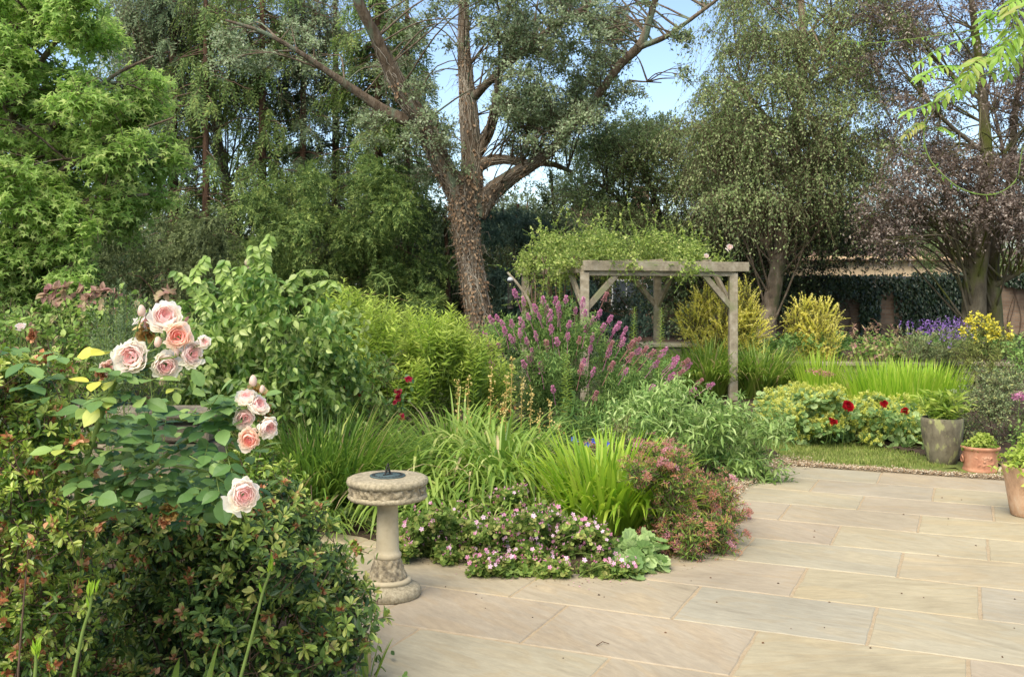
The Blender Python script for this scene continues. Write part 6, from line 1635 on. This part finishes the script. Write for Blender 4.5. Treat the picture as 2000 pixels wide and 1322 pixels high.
for px, py, r, hs in ((276, 607, 13, 0), (308, 668, 12, 0), (345, 688, 9, 0), (494, 744, 13, 1), (316, 745, 9, 0), (512, 760, 9, 1)):
    A2 = Acc(); p = P(px, py, D - .06); lathe(A2, [(a * r * 1.6 * D / F0, b * r * 1.7 * D / F0) for a, b in BUD], 14, tuple(p), rnd=.5, disp=lambda q, a: .0012 * np.sin(a * 3 + q[:, 1:] * 120)); inst(A2, T(LANCE[0] * [2.2, 1, 1], LANCE[1]), np.tile(p - [0, 0, r * .7 * D / F0], (6, 1)), np.column_stack([np.cos(np.arange(6)) * .25, np.sin(np.arange(6)) * .25, np.ones(6)]), np.column_stack([np.cos(np.arange(6)), np.sin(np.arange(6)), np.zeros(6)]), r * 1.6 * D / F0, .5, 1); A2.build('rose_bud', [LM['rosepeach'], LM['roseleaf']], rt)
    h = stems[hs][-2]; tubes(S, spline([h, (h + p) / 2, p - [0, 0, r * D / F0]], 4)[None], .002, .002, 4)
    k = 5; inst(A, LANCE, np.tile(p - [0, 0, r * D / F0], (k, 1)), R_.normal(0, .4, (k, 3)) + [0, 0, .8], R_.normal(0, 1, (k, 3)), .022, .6)


RL = WIDE


def rose_leaf(p, d, s, rn, n=5):
    """one compound leaf: stalk with five leaflets"""
    d = nrm(np.array(d, float)); e = p + d * s * 1.5
    tubes(S, np.array([[p, (p + e) / 2 - [0, 0, .004], e]]), .002, .0015, 4)
    sd_ = nrm(np.cross(d, [0, 0, 1.])); nn_ = np.array([0, 0, 1.]) + R_.normal(0, .25, 3) - [0, .35, 0]
    P_ = [e, p + d * s * 1.1, p + d * s * 1.1, p + d * s * .45, p + d * s * .45][:n]
    Y_ = [d, d * .3 + sd_, d * .3 - sd_, d * .1 + sd_, d * .1 - sd_][:n]
    inst(A, RL, P_, np.array(Y_) + R_.normal(0, .12, (n, 3)) - [0, 0, .15], np.tile(nn_, (n, 1)), s * np.array([1.15, 1, 1, .8, .8])[:n] * R_.uniform(.9, 1.1, n), rn + R_.normal(0, .08, n))


# individually placed leaves around the bloom clusters (yellowing ones included)
for px, py, dx, dy, dz, s, rn in ((240, 680, -1, -.1, -.12, .05, 1.), (235, 745, -1, -.2, .0, .055, .95), (240, 750, -.6, -.5, -.7, .06, .85), (250, 745, 1, -.2, .1, .055, .55), (235, 775, 1, -.2, -.1, .055, .45),
                                  (330, 740, .4, -.3, -.6, .03, .9), (215, 800, -1, -.1, 0, .055, .5), (205, 820, .9, -.2, -.3, .06, .35), (160, 880, -.7, -.4, .1, .05, .75), (190, 880, .8, -.4, .1, .05, .6), (180, 900, -.8, .2, -.2, .055, .4),
                                  (410, 800, -.3, 0, .9, .045, .6), (405, 800, .5, -.2, .6, .045, .5), (400, 810, -.9, -.2, .1, .04, .5), (440, 870, .3, -.4, -.7, .055, .25), (420, 915, .3, -.4, -.9, .06, .2), (370, 890, .7, -.3, -.2, .05, .5), (340, 880, -.6, -.4, .3, .055, .35), (300, 880, .1, -.4, .9, .05, .3), (20, 690, .6, -.4, -.3, .06, .3), (20, 760, .7, -.4, .1, .055, .3), (150, 960, .9, -.4, -.1, .055, .4)):
    rose_leaf(P(px, py, 2.95), (dx, dy, dz), s * 1.05, rn, 5 if R_.random() < .45 else 3)
for i in range(190):                                                    # leaves along the canes and side shoots
    if i < 60:
        c = stems[[0, 1, 1, 1, 2][R_.integers(5)]]; p = c[R_.integers(8, len(c))] + R_.normal(0, .015, 3)
    else:
        p = P(*[(R_.uniform(120, 470), R_.uniform(800, 1010)), (R_.uniform(180, 330), R_.uniform(770, 900)), (R_.uniform(260, 480), R_.uniform(860, 1000)), (R_.uniform(-20, 120), R_.uniform(680, 830))][R_.integers(4)], R_.uniform(3.0, 3.5))
    a = R_.random() * 6.28
    rose_leaf(p, (math.cos(a), math.sin(a) * .7 - .4, R_.uniform(-.45, .5)), R_.uniform(.035, .055), np.clip(R_.normal(.35, .17), 0, .75))
A.build('leaves', LM['roseleaf'], rt); S.build('canes', M['greenstem'], rt)

# ---- hanging wisteria, top right
wt = thing('wisteria', 'bright green wisteria sprays hanging into the top right corner', 'climber', P(2040, 60, 3.6))
S = Acc(); A = Acc(); D = 3.6


def pinn(path, s, rn, n=6):
    A = Acc(); c = spline([P(x, y, D + dd) for x, y, dd in path], 6); tubes(A, c[None], .0018, .001, 4, .4)
    m_ = n; f = np.linspace(.12, 1, m_) * (len(c) - 1.01); i = f.astype(int); pos = c[i] + (c[i + 1] - c[i]) * (f - i)[:, None]
    tan = nrm(c[i + 1] - c[i])
    for sg in (-1, 1):
        sd_ = nrm(np.cross(tan, [0, -.6, 1.])) * sg
        inst(A, T(LANCE[0] * [1.5, 1, 1], LANCE[1]), pos, sd_ * 1 + tan * .5 + [0, -.1, -.45] + R_.normal(0, .12, (m_, 3)), R_.normal(0, .25, (m_, 3)) + [0, -.6, 1], s * R_.uniform(.85, 1.1, m_), rn + R_.normal(0, .1, m_))
    inst(A, T(LANCE[0] * [1.5, 1, 1], LANCE[1]), c[-1:], tan[-1:] + [[0, 0, -.2]], [[0, -.6, 1]], s, rn)
    A.build('leaf_spray', LM['wist'], wt)


for path, s, rn in (([(2010, 60, 0), (1930, 65, 0), (1850, 90, 0), (1800, 120, 0)], .05, .6), ([(2010, 80, 0), (1960, 130, -.05), (1900, 160, -.05), (1850, 180, -.05)], .06, .75),
                    ([(1880, 130, 0), (1840, 130, -.05), (1800, 150, -.1)], .05, .5), ([(1900, 150, 0), (1860, 185, 0), (1815, 205, 0), (1775, 218, 0)], .05, .55),
                    ([(1810, 248, 0), (1795, 242, 0), (1770, 262, 0)], .035, .95), ([(1960, 40, 0), (1930, 20, 0), (1925, 45, 0)], .055, .6),
                    ([(2030, 0, 0), (1990, 20, -.1), (1975, 60, -.1), (1960, 90, -.1)], .07, .75), ([(2030, 40, -.1), (1985, 70, -.1), (1950, 110, -.1)], .07, .65), ([(2020, 90, 0), (1990, 110, 0), (1970, 140, 0)], .05, .6),
                    ([(1930, 110, 0), (1905, 120, -.1), (1890, 145, -.1)], .06, .85), ([(1860, 150, 0), (1880, 165, 0), (1900, 160, 0)], .03, .5), ([(2020, -10, 0), (1975, 5, 0), (1970, 25, 0)], .06, .7), ([(1830, 255, 0), (1842, 250, 0), (1860, 262, 0)], .025, .6)):
    pinn(path, s * .95, rn, 9)
for path, r in (([(2080, -30), (2010, 60), (1930, 110), (1880, 150), (1830, 190), (1806, 240), (1808, 290), (1830, 330), (1880, 370), (1940, 380), (1985, 350), (1998, 290), (2030, 240)], .0035), ([(2080, 50), (1980, 58), (1900, 60), (1830, 70), (1770, 78), (1700, 84), (1640, 80), (1615, 98)], .0022)):
    c = spline([P(x, y, D) for x, y in path], 8); tubes(S, c[None], r, r * .5, 5)
    k = 40; inst(A, LANCE, c[R_.integers(10, len(c), k)], R_.normal(0, 1, (k, 3)) + [0, 0, -.3], R_.normal(0, .5, (k, 3)) + [0, 0, 1], R_.uniform(.012, .03, k), R_.random(k))
A.build('small_leaves', LM['wist'], wt); S.build('tendrils', M['greenstem'], wt)
